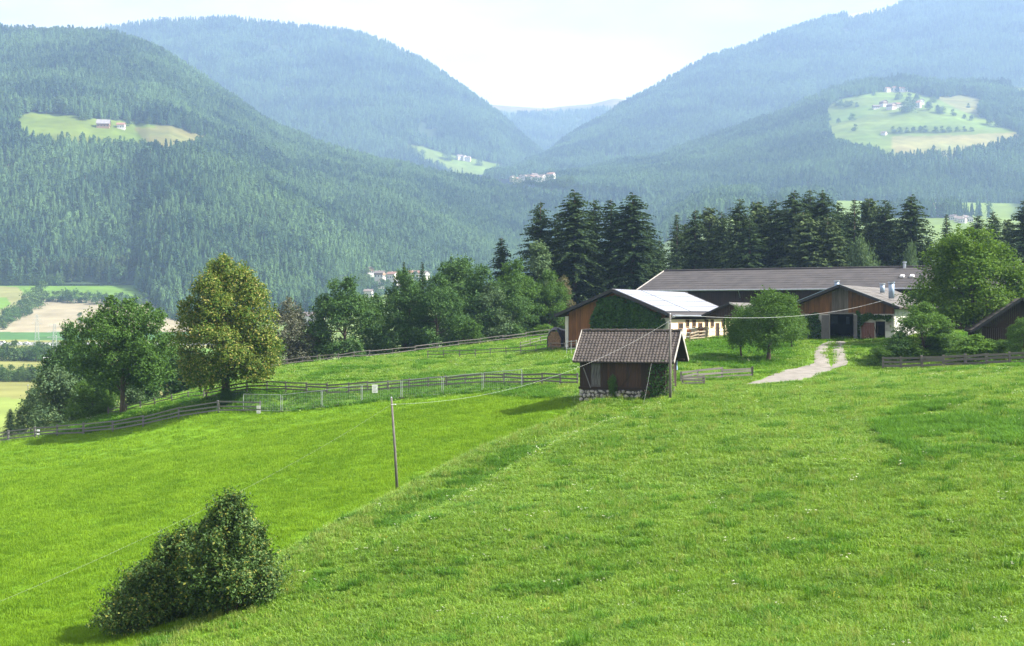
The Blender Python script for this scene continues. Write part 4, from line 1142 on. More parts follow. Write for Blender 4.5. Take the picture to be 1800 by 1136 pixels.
for i in range(12):
    q = i / 11
    far_tree(2 + 74 * q + random.uniform(-3, 3), 578 - 46 * q + random.uniform(-2, 2), random.uniform(9, 15) * (1.25 if i > 7 else 1), 'tree on the wooded bank left of the ploughed field', 'trees on the bank by the ploughed field')
far_tree(141, 568, 8, 'single round tree standing in the ploughed field', None, 0)
far_tree(152, 569, 4.5, 'small bush beside the round tree in the ploughed field', None, 1)
for i in range(14):
    far_tree(250 + i * 16 + random.uniform(-5, 5), 562 + random.uniform(-3, 3), random.uniform(9, 14), 'broadleaf tree at the foot of the forested hill', 'broadleaf trees at the foot of the hill')

# the forest edge across the valley: bare-stemmed trees that show one by one
FP = spruce(91, 27, 3.6, 'needle_pine', bare=0.42, dens=0.30, bark='warm_bark', sl=1.9, power=0.5)
FS = spruce(92, 26, 3.4, 'needle', bare=0.08, dens=0.26, sl=2.1)
FL = spruce(93, 26, 3.6, 'needle_pine', bare=0.22, dens=0.26, sl=2.1, power=0.6)
for i in range(96):
    px = -12 + i * 2.62 + random.uniform(-1.5, 1.5)
    d = 1462 + random.uniform(-6, 26)
    k = random.choice((FP, FP, FS, FL))
    lab = {id(FP): 'bare-stemmed pine', id(FS): 'dark spruce', id(FL): 'light green larch'}[id(k)]
    plant(k, {id(FP): 'pine_tree', id(FS): 'spruce_tree', id(FL): 'larch_tree'}[id(k)], lab + ' on the forest edge above the far green field', 'tree', vat(px, d), random.uniform(22, 31), random.uniform(0.9, 1.2), None,
          {id(FP): 'pines', id(FS): 'spruces', id(FL): 'larches'}[id(k)] + ' on the far forest edge')
for i in range(26):
    px = 2 + i * 4.2
    plant(LB[i % 3], 'broadleaf_tree', 'young pale tree in front of the far forest edge', 'tree', vat(px, 1452), random.uniform(9, 14), 0.8, None, 'young trees before the far forest edge')

# single trees on the mountain meadows
def hill_pix(hill, px, py):
    ts = np.linspace(0, 1, 500)
    x, y, z = hill.ev(np.full(500, float(px)), ts)
    k = int(np.argmin(np.abs(HY - F * z / y - py)))
    return Vector((x[k], y[k], z[k]))
for px, py, h in ((141, 208, 14), (148, 211, 12), (225, 222, 13), (243, 218, 9), (262, 217, 10), (275, 218, 9), (288, 220, 8), (98, 198, 22), (110, 199, 24)):
    far_tree(0, 0, h, 'round tree on the mountain farm meadow at the left', 'trees on the left mountain meadow', None, 1.1, hill_pix(left_hill, px, py))
for px, py, h in ((1508, 170, 10), (1536, 168, 9), (1498, 212, 18), (1503, 230, 16), (1474, 217, 14), (1455, 213, 20), (1596, 197, 30), (1588, 196, 24), (1605, 192, 26), (1580, 175, 18), (1598, 177, 20), (1612, 178, 22), (1641, 180, 16), (1632, 194, 24), (1648, 198, 20), (1656, 200, 18), (1675, 204, 16), (1695, 209, 12), (1708, 212, 14),
                  (1570, 233, 14), (1582, 234, 14), (1594, 234, 13), (1606, 233, 15), (1618, 233, 16), (1626, 233, 16), (1645, 233, 14), (1656, 233, 15), (1668, 233, 14), (1682, 232, 12), (1695, 231, 12), (1708, 231, 10), (1740, 220, 24), (1755, 224, 26), (1770, 224, 24), (1785, 228, 26), (1740, 200, 14), (1702, 190, 12),
                  (1478, 188, 18), (1488, 188, 16), (1496, 187, 14), (1506, 188, 12), (1470, 187, 20)):
    far_tree(0, 0, h * 0.8, 'round tree on the terraced farm meadow high on the right', 'trees on the right mountain meadow', None, 1.25, hill_pix(right_spur, px, py))
for px, py, h in ((787, 281, 26), (860, 283, 22), (842, 291, 18), (742, 276, 20), (730, 274, 24), (812, 270, 14)):
    far_tree(0, 0, h, 'dark tree on the small meadow in the middle valley', 'trees on the middle valley meadow', None, 1.2, hill_pix(back_hill, px, py))
for i in range(14):
    far_tree(0, 0, random.uniform(14, 26), 'pale round tree on the knoll behind the spruce row', 'trees on the knoll', None, 1.2, vat(1395 + i * 4.4, 1500 + (i * 37) % 300))
# ------------------------------------------------------------------ building materials
M['old_wood'] = mat('old_wood', (0.050, 0.030, 0.021), (0.020, 0.014, 0.012), 5, 0.85, 0.4, (5, 5, 0.5), island=0.3, objrand=0.45)
M['weathered_wood'] = mat('weathered_wood', (0.14, 0.135, 0.135), (0.05, 0.048, 0.05), 4, 0.9, 0.4, (5, 5, 0.5))
M['rust_wood'] = mat('rust_wood', (0.072, 0.038, 0.022), (0.036, 0.021, 0.015), 5, 0.85, 0.4, (5, 5, 0.5), objrand=0.4)
M['grey_wood'] = mat('grey_wood', (0.20, 0.195, 0.19), (0.11, 0.107, 0.105), 5, 0.9, 0.4, (6, 6, 0.6), objrand=0.3)
M['fence_wood'] = mat('fence_wood', (0.17, 0.155, 0.14), (0.085, 0.077, 0.072), 6, 0.9, 0.4, (3, 3, 3), objrand=0.5)
M['pale_wood'] = mat('pale_wood', (0.34, 0.28, 0.20), (0.20, 0.16, 0.115), 6, 0.9, 0.3, (3, 3, 3), objrand=0.4)
M['red_board'] = mat('red_board', (0.27, 0.112, 0.034), (0.095, 0.044, 0.020), 3.5, 0.8, 0.35, (4, 4, 0.25), island=0.5)
M['brown_board'] = mat('brown_board', (0.24, 0.102, 0.034), (0.060, 0.036, 0.022), 1.6, 0.8, 0.35, (2.5, 2.5, 0.3), island=0.45)
M['grey_board'] = mat('grey_board', (0.16, 0.14, 0.125), (0.075, 0.062, 0.055), 3.0, 0.85, 0.35, (4, 4, 0.3), island=0.5)
M['dark_board'] = mat('dark_board', (0.040, 0.022, 0.016), (0.020, 0.013, 0.011), 3, 0.85, 0.3, (4, 4, 0.3), island=0.4)
M['tile'] = mat('tile', (0.078, 0.064, 0.057), (0.040, 0.034, 0.031), 1.6, 0.7, 0.2, island=0.35, contrast=(0.3, 0.7))
M['fibre_roof'] = mat('fibre_roof', (0.066, 0.060, 0.060), (0.036, 0.034, 0.036), 0.5, 0.85, 0.25, (1, 1, 1), island=0.35, detail=9, contrast=(0.3, 0.7))
M['warm_roof'] = mat('warm_roof', (0.135, 0.126, 0.116), (0.085, 0.08, 0.076), 0.7, 0.85, 0.25, (1, 1, 1), island=0.3, detail=9)
M['fascia_dark'] = mat('fascia_dark', (0.030, 0.030, 0.036), (0.020, 0.020, 0.024), 4, 0.5)
M['trim_pale'] = mat('trim_pale', (0.40, 0.38, 0.35), (0.28, 0.26, 0.24), 3, 0.7, 0.1)
M['metal'] = mat('metal', (0.45, 0.48, 0.52), (0.33, 0.36, 0.40), 3, 0.35, metal=0.8)
M['zinc'] = mat('zinc', (0.30, 0.38, 0.47), (0.22, 0.29, 0.38), 2, 0.45, metal=0.3)
M['plaster'] = mat('plaster', (0.62, 0.60, 0.55), (0.40, 0.39, 0.36), 0.8, 0.9, 0.15, detail=8, contrast=(0.35, 0.75))
M['cream'] = mat('cream', (0.78, 0.66, 0.45), (0.68, 0.56, 0.37), 0.8, 0.9, 0.1, detail=8)
M['frame_wood'] = mat('frame_wood', (0.30, 0.19, 0.10), (0.20, 0.12, 0.07), 5, 0.7)
M['dark_glass'] = mat('dark_glass', (0.02, 0.022, 0.025), (0.03, 0.032, 0.035), 2, 0.12, spec=0.5)
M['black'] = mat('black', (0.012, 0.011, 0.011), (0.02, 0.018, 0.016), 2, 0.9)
M['panel_glare_glass'] = mat('panel_glare_glass', (0.24, 0.255, 0.30), (0.29, 0.305, 0.35), 2, 0.3, spec=1.0)  # pale base colour holds the sky glare on the glass
M['panel_frame'] = mat('panel_frame', (0.26, 0.27, 0.29), (0.22, 0.23, 0.25), 3, 0.4, metal=0.6)
M['stone'] = mat('stone', (0.46, 0.44, 0.40), (0.24, 0.23, 0.21), 5, 0.9, 0.6, objrand=0.35, bdist=0.05)
M['mortar'] = mat('mortar', (0.11, 0.10, 0.09), (0.06, 0.055, 0.05), 6, 0.95, 0.5)
M['brick_red'] = mat('brick_red', (0.27, 0.13, 0.08), (0.16, 0.08, 0.05), 6, 0.9, 0.4)
M['tarp'] = mat('tarp', (0.022, 0.024, 0.034), (0.04, 0.042, 0.055), 3, 0.35, 0.5, spec=0.5, bdist=0.08)
M['log_end'] = mat('log_end', (0.36, 0.22, 0.12), (0.16, 0.10, 0.06), 6, 0.9, objrand=0.6)
M['white'] = mat('white', (0.80, 0.80, 0.79), (0.70, 0.70, 0.69), 3, 0.5)
M['galv'] = mat('galv', (0.46, 0.48, 0.49), (0.36, 0.38, 0.39), 5, 0.5, metal=0.5)
M['cable'] = mat('cable', (0.42, 0.43, 0.43), (0.34, 0.35, 0.35), 5, 0.5)
M['pole_wood'] = mat('pole_wood', (0.17, 0.155, 0.14), (0.09, 0.08, 0.072), 5, 0.85, 0.4, (6, 6, 0.4))
M['gravel'] = mat('gravel', (0.225, 0.208, 0.185), (0.15, 0.14, 0.12), 1.2, 0.95, 0.5, detail=10, contrast=(0.3, 0.7))
M['sign_blue'] = mat('sign_blue', (0.30, 0.42, 0.62), (0.26, 0.38, 0.57), 3, 0.5)
M['far_roof'] = mat('far_roof', (0.12, 0.095, 0.085), (0.20, 0.16, 0.14), 0.4, 0.85, objrand=0.8)
M['far_grey_roof'] = mat('far_grey_roof', (0.24, 0.225, 0.235), (0.18, 0.17, 0.175), 0.4, 0.85)
M['far_red_roof'] = mat('far_red_roof', (0.24, 0.13, 0.09), (0.19, 0.10, 0.07), 0.4, 0.85, objrand=0.6)
M['far_wall'] = mat('far_wall', (0.66, 0.63, 0.57), (0.52, 0.48, 0.42), 0.3, 0.85, objrand=0.6)
M['door_red'] = mat('door_red', (0.19, 0.085, 0.062), (0.14, 0.062, 0.046), 3, 0.75, 0.2, (4, 4, 0.3))
M['painted_daylight'] = mat('painted_daylight', (0.30, 0.36, 0.48), (0.22, 0.27, 0.38), 2, 0.2, spec=0.5)  # pale blue paint stands for daylight in the panes

# ------------------------------------------------------------------ driveway
def ribbon(name, pairs, material, sub=6, lift=0.035):
    L = [ground(*a, 100, 175) for a, b in pairs]; Rr = [ground(*b, 100, 175) for a, b in pairs]
    vs, fs = [], []
    rows = []
    nseg = 5
    for i in range(len(pairs) - 1):
        for s in range(sub):
            q = s / sub
            rows.append((L[i].lerp(L[i + 1], q), Rr[i].lerp(Rr[i + 1], q)))
    rows.append((L[-1], Rr[-1]))
    for k, (a, b) in enumerate(rows):
        for j in range(nseg + 1):
            u = j / nseg
            p = a.lerp(b, u)
            jit = 0.22 * (fbm(np.array([k * 0.45]), np.array([u * 9.0]), 91, 2)[0]) if j in (0, nseg) else 0
            vs.append((p.x + jit, p.y + jit, gz(p.x + jit, p.y + jit) + lift * (0.2 if j in (0, nseg) else 1)))
    for k in range(len(rows) - 1):
        for j in range(nseg):
            a = k * (nseg + 1) + j
            fs.append((a, a + 1, a + nseg + 2, a + nseg + 1))
    return tag(link(name, np_mesh(name, vs, fs, material, smooth_=True)), kind='structure')
ribbon('driveway', [((1300, 677.5), (1303, 674)), ((1330, 675), (1338, 668.5)), ((1352, 675), (1362, 656.5)), ((1385, 673), (1385, 650)), ((1408, 670), (1408, 645.5)), ((1430, 664), (1426, 640)), ((1445, 656), (1441, 638)), ((1462, 651), (1452, 638))], M['gravel'])
ribbon('wheel_track', [((1429, 645), (1464, 648)), ((1431, 634), (1458, 640)), ((1431, 622), (1457, 624)), ((1435, 611), (1458, 611)), ((1446, 604.5), (1461, 604.5)), ((1458, 601), (1467, 601))], M['gravel'], lift=0.05)
ribbon('wheel_track', [((1458, 650), (1490, 643)), ((1465, 638), (1491, 637)), ((1462, 622), (1486, 622)), ((1463, 611), (1484, 611)), ((1466, 604.5), (1487, 604.5)), ((1468, 601), (1489, 601))], M['gravel'], lift=0.06)

# ------------------------------------------------------------------ general building helpers (local x across the gable, y along the ridge, z up)
def boards(mb, x0, x1, y, zfun0, zfun1, w=0.2, th=0.03, rngl=None, out=-1):
    """upright boards on the plane y, from zfun0(x) to zfun1(x), each proud by its own amount"""
    n = max(1, int(round((x1 - x0) / w))); w = (x1 - x0) / n
    for i in range(n):
        a = x0 + i * w + 0.008; b = x0 + (i + 1) * w - 0.008
        pr = th * random.uniform(0.55, 1.3)
        z0 = zfun0((a + b) / 2)
        za, zb = zfun1(a), zfun1(b)
        if min(za, zb) - z0 < 0.05: continue
        mb.slab([(a, y, z0), (b, y, z0), (b, y, zb), (a, y, za)], (0, out * pr, 0))
    return mb
def boards_x(mb, y0, y1, x, z0, z1, w=0.2, th=0.03, out=1):
    n = max(1, int(round((y1 - y0) / w))); w = (y1 - y0) / n
    for i in range(n):
        a = y0 + i * w + 0.008; b = y0 + (i + 1) * w - 0.008
        mb.slab([(x, a, z0), (x, b, z0), (x, b, z1), (x, a, z1)], (out * th * random.uniform(0.55, 1.3), 0, 0))
    return mb
def sheet_roof(mb, ridge_a, ridge_b, eave_a, eave_b, courses, cols, th=0.05, lap=0.035):
    """a slope laid in overlapping sheets, each its own plate"""
    ra, rb, ea, eb = map(Vector, (ridge_a, ridge_b, eave_a, eave_b))
    n = (rb - ra).cross(ea - ra).normalized()
    if n.z < 0: n = -n
    for i in range(courses):
        t0, t1 = i / courses, min(1.0, (i + 1) / courses + 0.012)
        for j in range(cols):
            s0, s1 = j / cols, (j + 1) / cols
            def q(t, s): return ra.lerp(rb, s).lerp(ea.lerp(eb, s), t)
            up0, up1 = n * (th * 0.5), n * (th * 0.5 + lap * random.uniform(0.8, 1.25))
            a, b, c, d = q(t0, s0) + up0, q(t0, s1) + up0, q(t1, s1) + up1, q(t1, s0) + up1
            mb._add([a, b, c, d, q(t1, s1), q(t1, s0)], [(3, 2, 1, 0) if n.dot((b - a).cross(c - a)) < 0 else (0, 1, 2, 3), (3, 5, 4, 2)])
    return mb
def ivy(name, label, root, pts3, nrm, dens=60, size=0.2, depth=0.3, leaf='leaf_ivy', seed=1):
    """climbing plant covering the polygon pts3 (local points on one wall plane)"""
    r_ = np.random.default_rng(seed)
    P3 = np.array(pts3, float); nrm = np.array(nrm, float)
    ax = 1 if abs(nrm[1]) < 0.5 else 0
    lo, hi = P3.min(0), P3.max(0)
    area = (hi[ax] - lo[ax]) * (hi[2] - lo[2]); n = int(area * dens)
    u = r_.uniform(lo[ax], hi[ax], n); z = r_.uniform(lo[2], hi[2], n)
    wob = fbm(u * 1.3, z * 1.3, seed, 3) * 1.1
    ok = inpoly(u + wob, z + wob * 0.7, [(p[ax], p[2]) for p in P3])
    u, z = u[ok], z[ok]; n = len(u)
    clump = 0.5 + fbm(u * 1.1, z * 1.1, seed + 3, 3)
    dep = depth * np.clip(clump * 1.5, 0.15, 1.6) * r_.uniform(0.3, 1, n)
    c = np.zeros((n, 3)); c[:, ax] = u; c[:, 2] = z; c[:, 1 - ax] = P3[0][1 - ax]
    c += nrm * dep[:, None]
    nn_ = unit(nrm + np.array((0, 0, 0.5)) + r_.normal(size=(n, 3)) * 0.55)
    v, q = leaf_quads(r_, c, nn_, size, 0.8)
    t = thing(name, label, 'climbing plant', root.location, root.rotation_euler.z)
    link('foliage', np_mesh('foliage', v, q, M[leaf]), t)
    mb = MB()
    cx_ = (lo + hi) / 2
    for k in range(3):
        a = cx_.copy(); a[ax] += r_.uniform(-0.3, 0.3) * (hi[ax] - lo[ax]); a[2] = lo[2]; a += nrm * 0.06
        b_ = cx_.copy(); b_[ax] += r_.uniform(-0.3, 0.3) * (hi[ax] - lo[ax]); b_[2] = lo[2] * 0.35 + hi[2] * 0.65; b_ += nrm * 0.06
        mb.tube([a, (a + b_) / 2 + r_.normal(0, 0.08, 3) * (1 - np.abs(nrm)), b_], [0.06, 0.045, 0.02], 6)
    mb.build('stems', M['bark'], t, True)
    return t

# ------------------------------------------------------------------ wooden hay hut in the meadow
PHI = R(19.7)
o = P(1020, 707, 113.2)
hut = thing('hay_hut', 'small dark timber hay hut with tiled gable roof and rubble stone base', 'hut', (o.x, o.y, gz(o.x, o.y)), -PHI)
H0 = hut.location.z
# roof: eave front y=-0.55, ridge at y=2.0; heights taken above the hut's base point
ez = -3.87 - H0; rz_ = -1.50 - H0
LX0, LX1 = -0.45, 7.75
EY0, RY, EY1 = -0.55, 2.0, 4.55
wb = -5.92 - H0                                  # bottom of the timber wall
WX1 = 6.85                                       # right wall
def tile_slope(front):
    mb = MB(); rows, colsn = 12, 30
    ey = EY0 if front else EY1
    sgn = 1
    for i in range(rows):
        t0, t1 = i / rows, (i + 1) / rows + 0.025
        for j in range(colsn):
            s0 = LX0 + (LX1 - LX0) * j / colsn; s1 = LX0 + (LX1 - LX0) * (j + 1) / colsn; w = s1 - s0
            lift0, lift1 = 0.03, 0.085 + random.uniform(-0.012, 0.012)
            prof = [(0.0, 0.0), (0.22, 0.045), (0.5, 0.058), (0.74, 0.02), (1.0, -0.004)]
            vs = []
            for (tt, lf) in ((t0, lift0), (t1, lift1)):
                y = RY + (ey - RY) * tt; z = rz_ + (ez - rz_) * tt
                for (u, hgt) in prof: vs.append((s0 + u * w, y, z + lf + hgt))
            m = len(prof)
            fs = [(k, k + 1, m + k + 1, m + k) if not front else (m + k, m + k + 1, k + 1, k) for k in range(m - 1)]
            vs += [(s0, RY + (ey - RY) * t1, rz_ + (ez - rz_) * t1 + 0.02), (s1, RY + (ey - RY) * t1, rz_ + (ez - rz_) * t1 + 0.02)]
            fs.append((m, 2 * m, 2 * m + 1, 2 * m - 1, 2 * m - 2, m + 2, m + 1))
            mb._add(vs, fs)
    return mb
roof = MB()
roof.slab([(LX0 + 0.02, EY0 + 0.02, ez), (LX1 - 0.02, EY0 + 0.02, ez), (LX1 - 0.02, RY, rz_), (LX0 + 0.02, RY, rz_)], (0, 0, -0.09))
roof.slab([(LX0 + 0.02, EY1 - 0.02, ez), (LX0 + 0.02, RY, rz_), (LX1 - 0.02, RY, rz_), (LX1 - 0.02, EY1 - 0.02, ez)], (0, 0, -0.09))
rf = roof.build('roof', M['dark_board'], hut)
tile_slope(True).build('roof_tiles', M['tile'], rf, kind='stuff')
tile_slope(False).build('roof_tiles', M['tile'], rf, kind='stuff')
rt = MB()
for j in range(22):
    a = LX0 + (LX1 - LX0) * j / 22
    rt.tube([(a, RY, rz_ + 0.06 + 0.02 * (j % 2)), (a + (LX1 - LX0) / 22 + 0.03, RY, rz_ + 0.075 + 0.02 * (j % 2))], [0.12, 0.135], 8)
rt.build('ridge_tiles', M['tile'], rf, kind='stuff')
for lx, nm in ((LX0, 'bargeboard'), (LX1, 'bargeboard')):
    for ey in (EY0, EY1):
        MB().beam((lx, ey, ez + 0.04), (lx, RY, rz_ + 0.06), 0.05, 0.24).build(nm, M['trim_pale'], hut)
# plank wall at the front, each plank a piece of its own
x = 0.02; k = 0
while x < WX1 - 0.05:
    w = min(random.uniform(0.17, 0.32), WX1 - x)
    wood = M['weathered_wood'] if 0.86 < x < 1.5 else (M['rust_wood'] if 1.9 < x < 4.9 and random.random() < 0.55 else M['old_wood'])
    z1 = ez + 0.30
    if 0.86 < x < 1.5: z1 = ez - 0.12
    MB().box((0, 0, 0), (w - 0.018, 0.035 + random.uniform(0, 0.02), z1 - wb)).build('plank', wood, hut, loc=(x + w / 2, -0.02 - random.uniform(0, 0.02), (wb + z1) / 2), rot=(0, random.uniform(-0.006, 0.006), 0))
    x += w
# gable planks on both ends and the back wall
def roof_z(y): return rz_ + (ez - rz_) * abs(y - RY) / (RY - EY0) - 0.13
for gx0 in (WX1, 0.0):
    y = 0.03
    while y < 3.97:
        w = min(random.uniform(0.2, 0.32), 4.0 - y)
        zt = min(roof_z(y), roof_z(y + w))
        me_ = MB().slab([(0, 0, 0), (0, w - 0.02, 0), (0, w - 0.02, zt - wb), (0, 0, zt - wb)], (0.04 if gx0 > 1 else -0.04, 0, 0))
        me_.build('plank', M['old_wood'], hut, loc=(gx0 + random.uniform(-0.01, 0.01), y, wb))
        y += w
MB().box((WX1 / 2, 4.0, (wb + ez + 0.3) / 2), (WX1 - 0.1, 0.05, ez + 0.3 - wb)).build('back_wall', M['old_wood'], hut)
MB().box((WX1 / 2, 0.12, (wb + ez) / 2), (WX1 - 0.2, 0.04, ez - wb + 0.3)).build('lining', M['black'], hut)
MB().beam((-0.1, -0.05, wb - 0.04), (WX1 + 0.1, -0.05, wb - 0.04), 0.2, 0.2).build('sill_beam', M['old_wood'], hut)
MB().beam((0.1, -0.08, ez + 0.12), (WX1, -0.08, ez + 0.12), 0.16, 0.16).build('eaves_beam', M['old_wood'], hut)
MB().beam((0.30, -0.12, ez - 0.5), (0.95, -0.32, wb - 0.02), 0.06, 0.06).build('prop', M['grey_wood'], hut)
MB().beam((4.1, -0.10, wb + 1.1), (3.4, -0.10, wb + 0.1), 0.1, 0.05).build('brace', M['old_wood'], hut)
MB().beam((WX1 + 0.06, 0.4, ez + 0.12), (WX1 + 0.75, 0.4, ez + 0.12), 0.14, 0.14).beam((WX1 + 0.06, 3.6, ez + 0.12), (WX1 + 0.75, 3.6, ez + 0.12), 0.14, 0.14).build('purlin', M['old_wood'], hut)
MB().box((WX1 + 0.10, 3.85, ez - 0.35), (0.05, 0.25, 0.75)).build('blue_board', M['sign_blue'], hut, label='pale blue board fixed at the back corner of the hut')
# rubble stone base: core and stones one by one
MB().box((WX1 / 2, 0.22, wb / 2 - 0.4), (WX1 - 0.1, 0.36, wb + 0.55)).box((WX1 / 2, 2.2, wb / 2 - 0.4), (WX1 - 0.2, 3.6, wb + 0.45)).build('base_core', M['mortar'], hut)
def stone_mesh(seed):
    r_ = random.Random(seed)
    import bmesh
    bm = bmesh.new(); bmesh.ops.create_icosphere(bm, subdivisions=1, radius=0.5)
    for v_ in bm.verts:
        v_.co *= r_.uniform(0.8, 1.12); v_.co.x = max(-0.46, min(0.46, v_.co.x)); v_.co.z = max(-0.42, min(0.42, v_.co.z))
    me = bpy.data.meshes.new('stone'); bm.to_mesh(me); bm.free(); me.materials.append(M['stone'])
    return me
SM = [stone_mesh(i) for i in range(8)]
z = wb - 0.18; row = 0
while z > -0.30:
    hgt = random.uniform(0.22, 0.36); x = -0.15 + random.uniform(-0.05, 0.1)
    while x < 5.1:
        w = random.choice((random.uniform(0.18, 0.32), random.uniform(0.3, 0.75)))
        link('stone', SM[random.randrange(8)], hut, loc=(x + w / 2, -0.0 - random.uniform(0.0, 0.06), z - hgt / 2 + random.uniform(-0.08, 0.08)), rot=(random.uniform(-0.2, 0.2), random.uniform(-0.5, 0.5), random.uniform(-0.3, 0.3)), scale=(w * random.uniform(0.85, 1.12), 0.36, hgt * random.uniform(0.85, 1.35)))
        x += w
    z -= hgt
MB().box((5.55, -0.0, wb - 0.35), (0.55, 0.3, 0.5)).build('brick_patch', M['brick_red'], hut)
ivy('ivy', 'dark green ivy climbing the right front corner of the hay hut', hut, [(5.35, -0.08, -0.25), (7.2, -0.08, -0.25), (7.3, -0.08, ez + 0.2), (6.6, -0.08, ez + 0.1), (5.8, -0.08, ez - 0.3), (5.3, -0.08, 1.2), (4.9, -0.08, 0.3)], (0, -1, 0), 130, 0.15, 0.45, 'leaf_ivy', 4)
ivy('ivy', 'lighter green creeper on the sunlit gable side of the hay hut', hut, [(WX1 + 0.06, 0.0, -0.2), (WX1 + 0.06, 1.5, 0.2), (WX1 + 0.06, 1.6, 2.0), (WX1 + 0.06, 0.6, ez + 0.7), (WX1 + 0.06, 0.0, ez + 0.5)], (1, 0, 0), 110, 0.15, 0.5, 'leaf_fresh', 6)  # sunlight on the leaves is put into the fresher green
plant(PR['bush_a'], 'shrub', 'small sapling growing against the front planks of the hut', 'bush', hut.matrix_basis @ Vector((2.75, -0.35, wb - 0.6)), 1.5, 0.45)

# ------------------------------------------------------------------ barn with the solar roof
g = P(1075, 510, 163)
PB = R(24)
sol = thing('solar_barn', 'long barn with reddish board gable and solar panels on its roof', 'barn', (g.x, g.y, -4.2), -PB)
z0 = 0.0; AZ = g.z + 4.2; EZ = -0.32 + 4.2; WL = 7.1; WR = 7.15; LEN = 29.5; OV = 1.1
def slope_l(x): return AZ + (EZ - AZ) * abs(x) / WL - 0.22
# roof decks
for sgn, wd in ((-1, WL), (1, WR)):
    MB().slab([(0, 0, AZ), (sgn * wd, 0, EZ), (sgn * wd, LEN, EZ), (0, LEN, AZ)], (0, 0, -0.18)).build('roof_deck', M['dark_board'], sol)
    sheet_roof(MB(), (0, 0.02, AZ), (0, LEN, AZ), (sgn * wd, 0.02, EZ), (sgn * wd, LEN, EZ), 6, 26).build('roof_sheeting', M['fibre_roof'], sol, kind='stuff')
    MB().beam((0, -0.04, AZ - 0.04), (sgn * wd, -0.04, EZ - 0.04), 0.07, 0.34).build('bargeboard', M['fascia_dark'], sol)
    MB().beam((sgn * (wd + 0.03), 0, EZ - 0.06), (sgn * (wd + 0.03), LEN, EZ - 0.06), 0.08, 0.16).build('fascia_board', M['fascia_dark'], sol)
MB().tube([(WR + 0.14, 0.0, EZ - 0.04), (WR + 0.14, LEN, EZ - 0.08)], 0.09, 8).build('gutter', M['metal'], sol)
MB().tube([(0, 0, AZ + 0.05), (0, LEN, AZ + 0.05)], 0.12, 8).build('ridge_cap', M['fibre_roof'], sol)
# gable
WXL, WXR = -6.05, 6.55
boards(MB(), WXL + 0.35, 6.1, OV, lambda x: 0.25 if x < 0 else 0.6, slope_l, 0.22).build('board_cladding', M['red_board'], sol, kind='stuff')
MB().slab([(WXL + 0.3, OV + 0.02, -1.2), (6.2, OV + 0.02, -1.2), (6.2, OV + 0.02, slope_l(6.2)), (0, OV + 0.02, AZ - 0.25), (WXL + 0.3, OV + 0.02, slope_l(WXL))], (0, 0.2, 0)).build('gable_wall', M['dark_board'], sol)
MB().box((WXL + 0.15, OV - 0.02, 1.15), (0.36, 0.4, EZ + 1.4)).build('corner_pillar', M['plaster'], sol)
MB().box((6.0, OV - 0.06, 1.0), (1.15, 0.3, EZ + 1.35)).build('corner_pillar', M['plaster'], sol)
MB().box((WXL + 0.05, LEN / 2, 1.2), (0.1, LEN - 2.5, EZ + 1.7)).build('side_wall', M['red_board'], sol)
MB().box((0, LEN - 0.6, 1.2), (12.3, 0.2, EZ + 1.6)).build('back_wall', M['red_board'], sol)
MB().beam((WXL + 0.4, OV - 0.05, 0.25), (0.5, OV - 0.05, 0.25), 0.1, 0.18).build('sill_beam', M['dark_board'], sol)
# cream side wall with openings
wallx = WXR
def opening(px0, px1, py0, py1, nm, wood, glass, deep=0.14, kind_='window'):
    a = hit(px0, py0, sol, 0, wallx + 0.02); b = hit(px1, py1, sol, 0, wallx + 0.02)
    ya, yb, zt, zb = a.y, b.y, max(a.z, b.z), min(a.z, b.z)
    fr = MB()
    t = 0.09
    for (y_, z_, sy, sz) in (((ya + yb) / 2, zt, yb - ya + 2 * t, t), ((ya + yb) / 2, zb, yb - ya + 2 * t, t), (ya - t / 2, (zt + zb) / 2, t, zt - zb - t), (yb + t / 2, (zt + zb) / 2, t, zt - zb - t)):
        fr.box((wallx + 0.09, y_, z_), (0.10, sy, sz))
    f = fr.build(kind_, M[wood], sol)
    MB().box((wallx + 0.055, (ya + yb) / 2, (zt + zb) / 2), (0.05, yb - ya, zt - zb - t)).build('pane' if kind_ == 'window' else 'leaf', M[glass], f)
    if kind_ == 'window':
        MB().box((wallx + 0.10, (ya + yb) / 2, (zt + zb) / 2), (0.05, 0.05, zt - zb - t)).build('glazing_bar', M[wood], f)
MB().box((wallx - 0.1, LEN / 2, 0.9), (0.3, LEN - 2.0, EZ + 1.2)).build('plaster_wall', M['cream'], sol)
for a, b, c_, d_, k_ in ((1192, 1199, 568, 578, 'w'), (1205, 1210, 562.5, 574.5, 'w'), (1216.5, 1221.5, 562.5, 574.5, 'w'), (1227, 1233, 568, 585.5, 'd'), (1238.5, 1243.5, 562.5, 574.5, 'w'), (1248.7, 1253.3, 562.5, 574.5, 'w'), (1257.5, 1263, 568, 596, 'd'), (1268, 1272, 563, 574, 'w'), (1276, 1280, 563, 574, 'w')):
    opening(a, b, c_, d_, k_, 'frame_wood', 'dark_glass' if k_ == 'w' else 'dark_board', kind_='window' if k_ == 'w' else 'door')
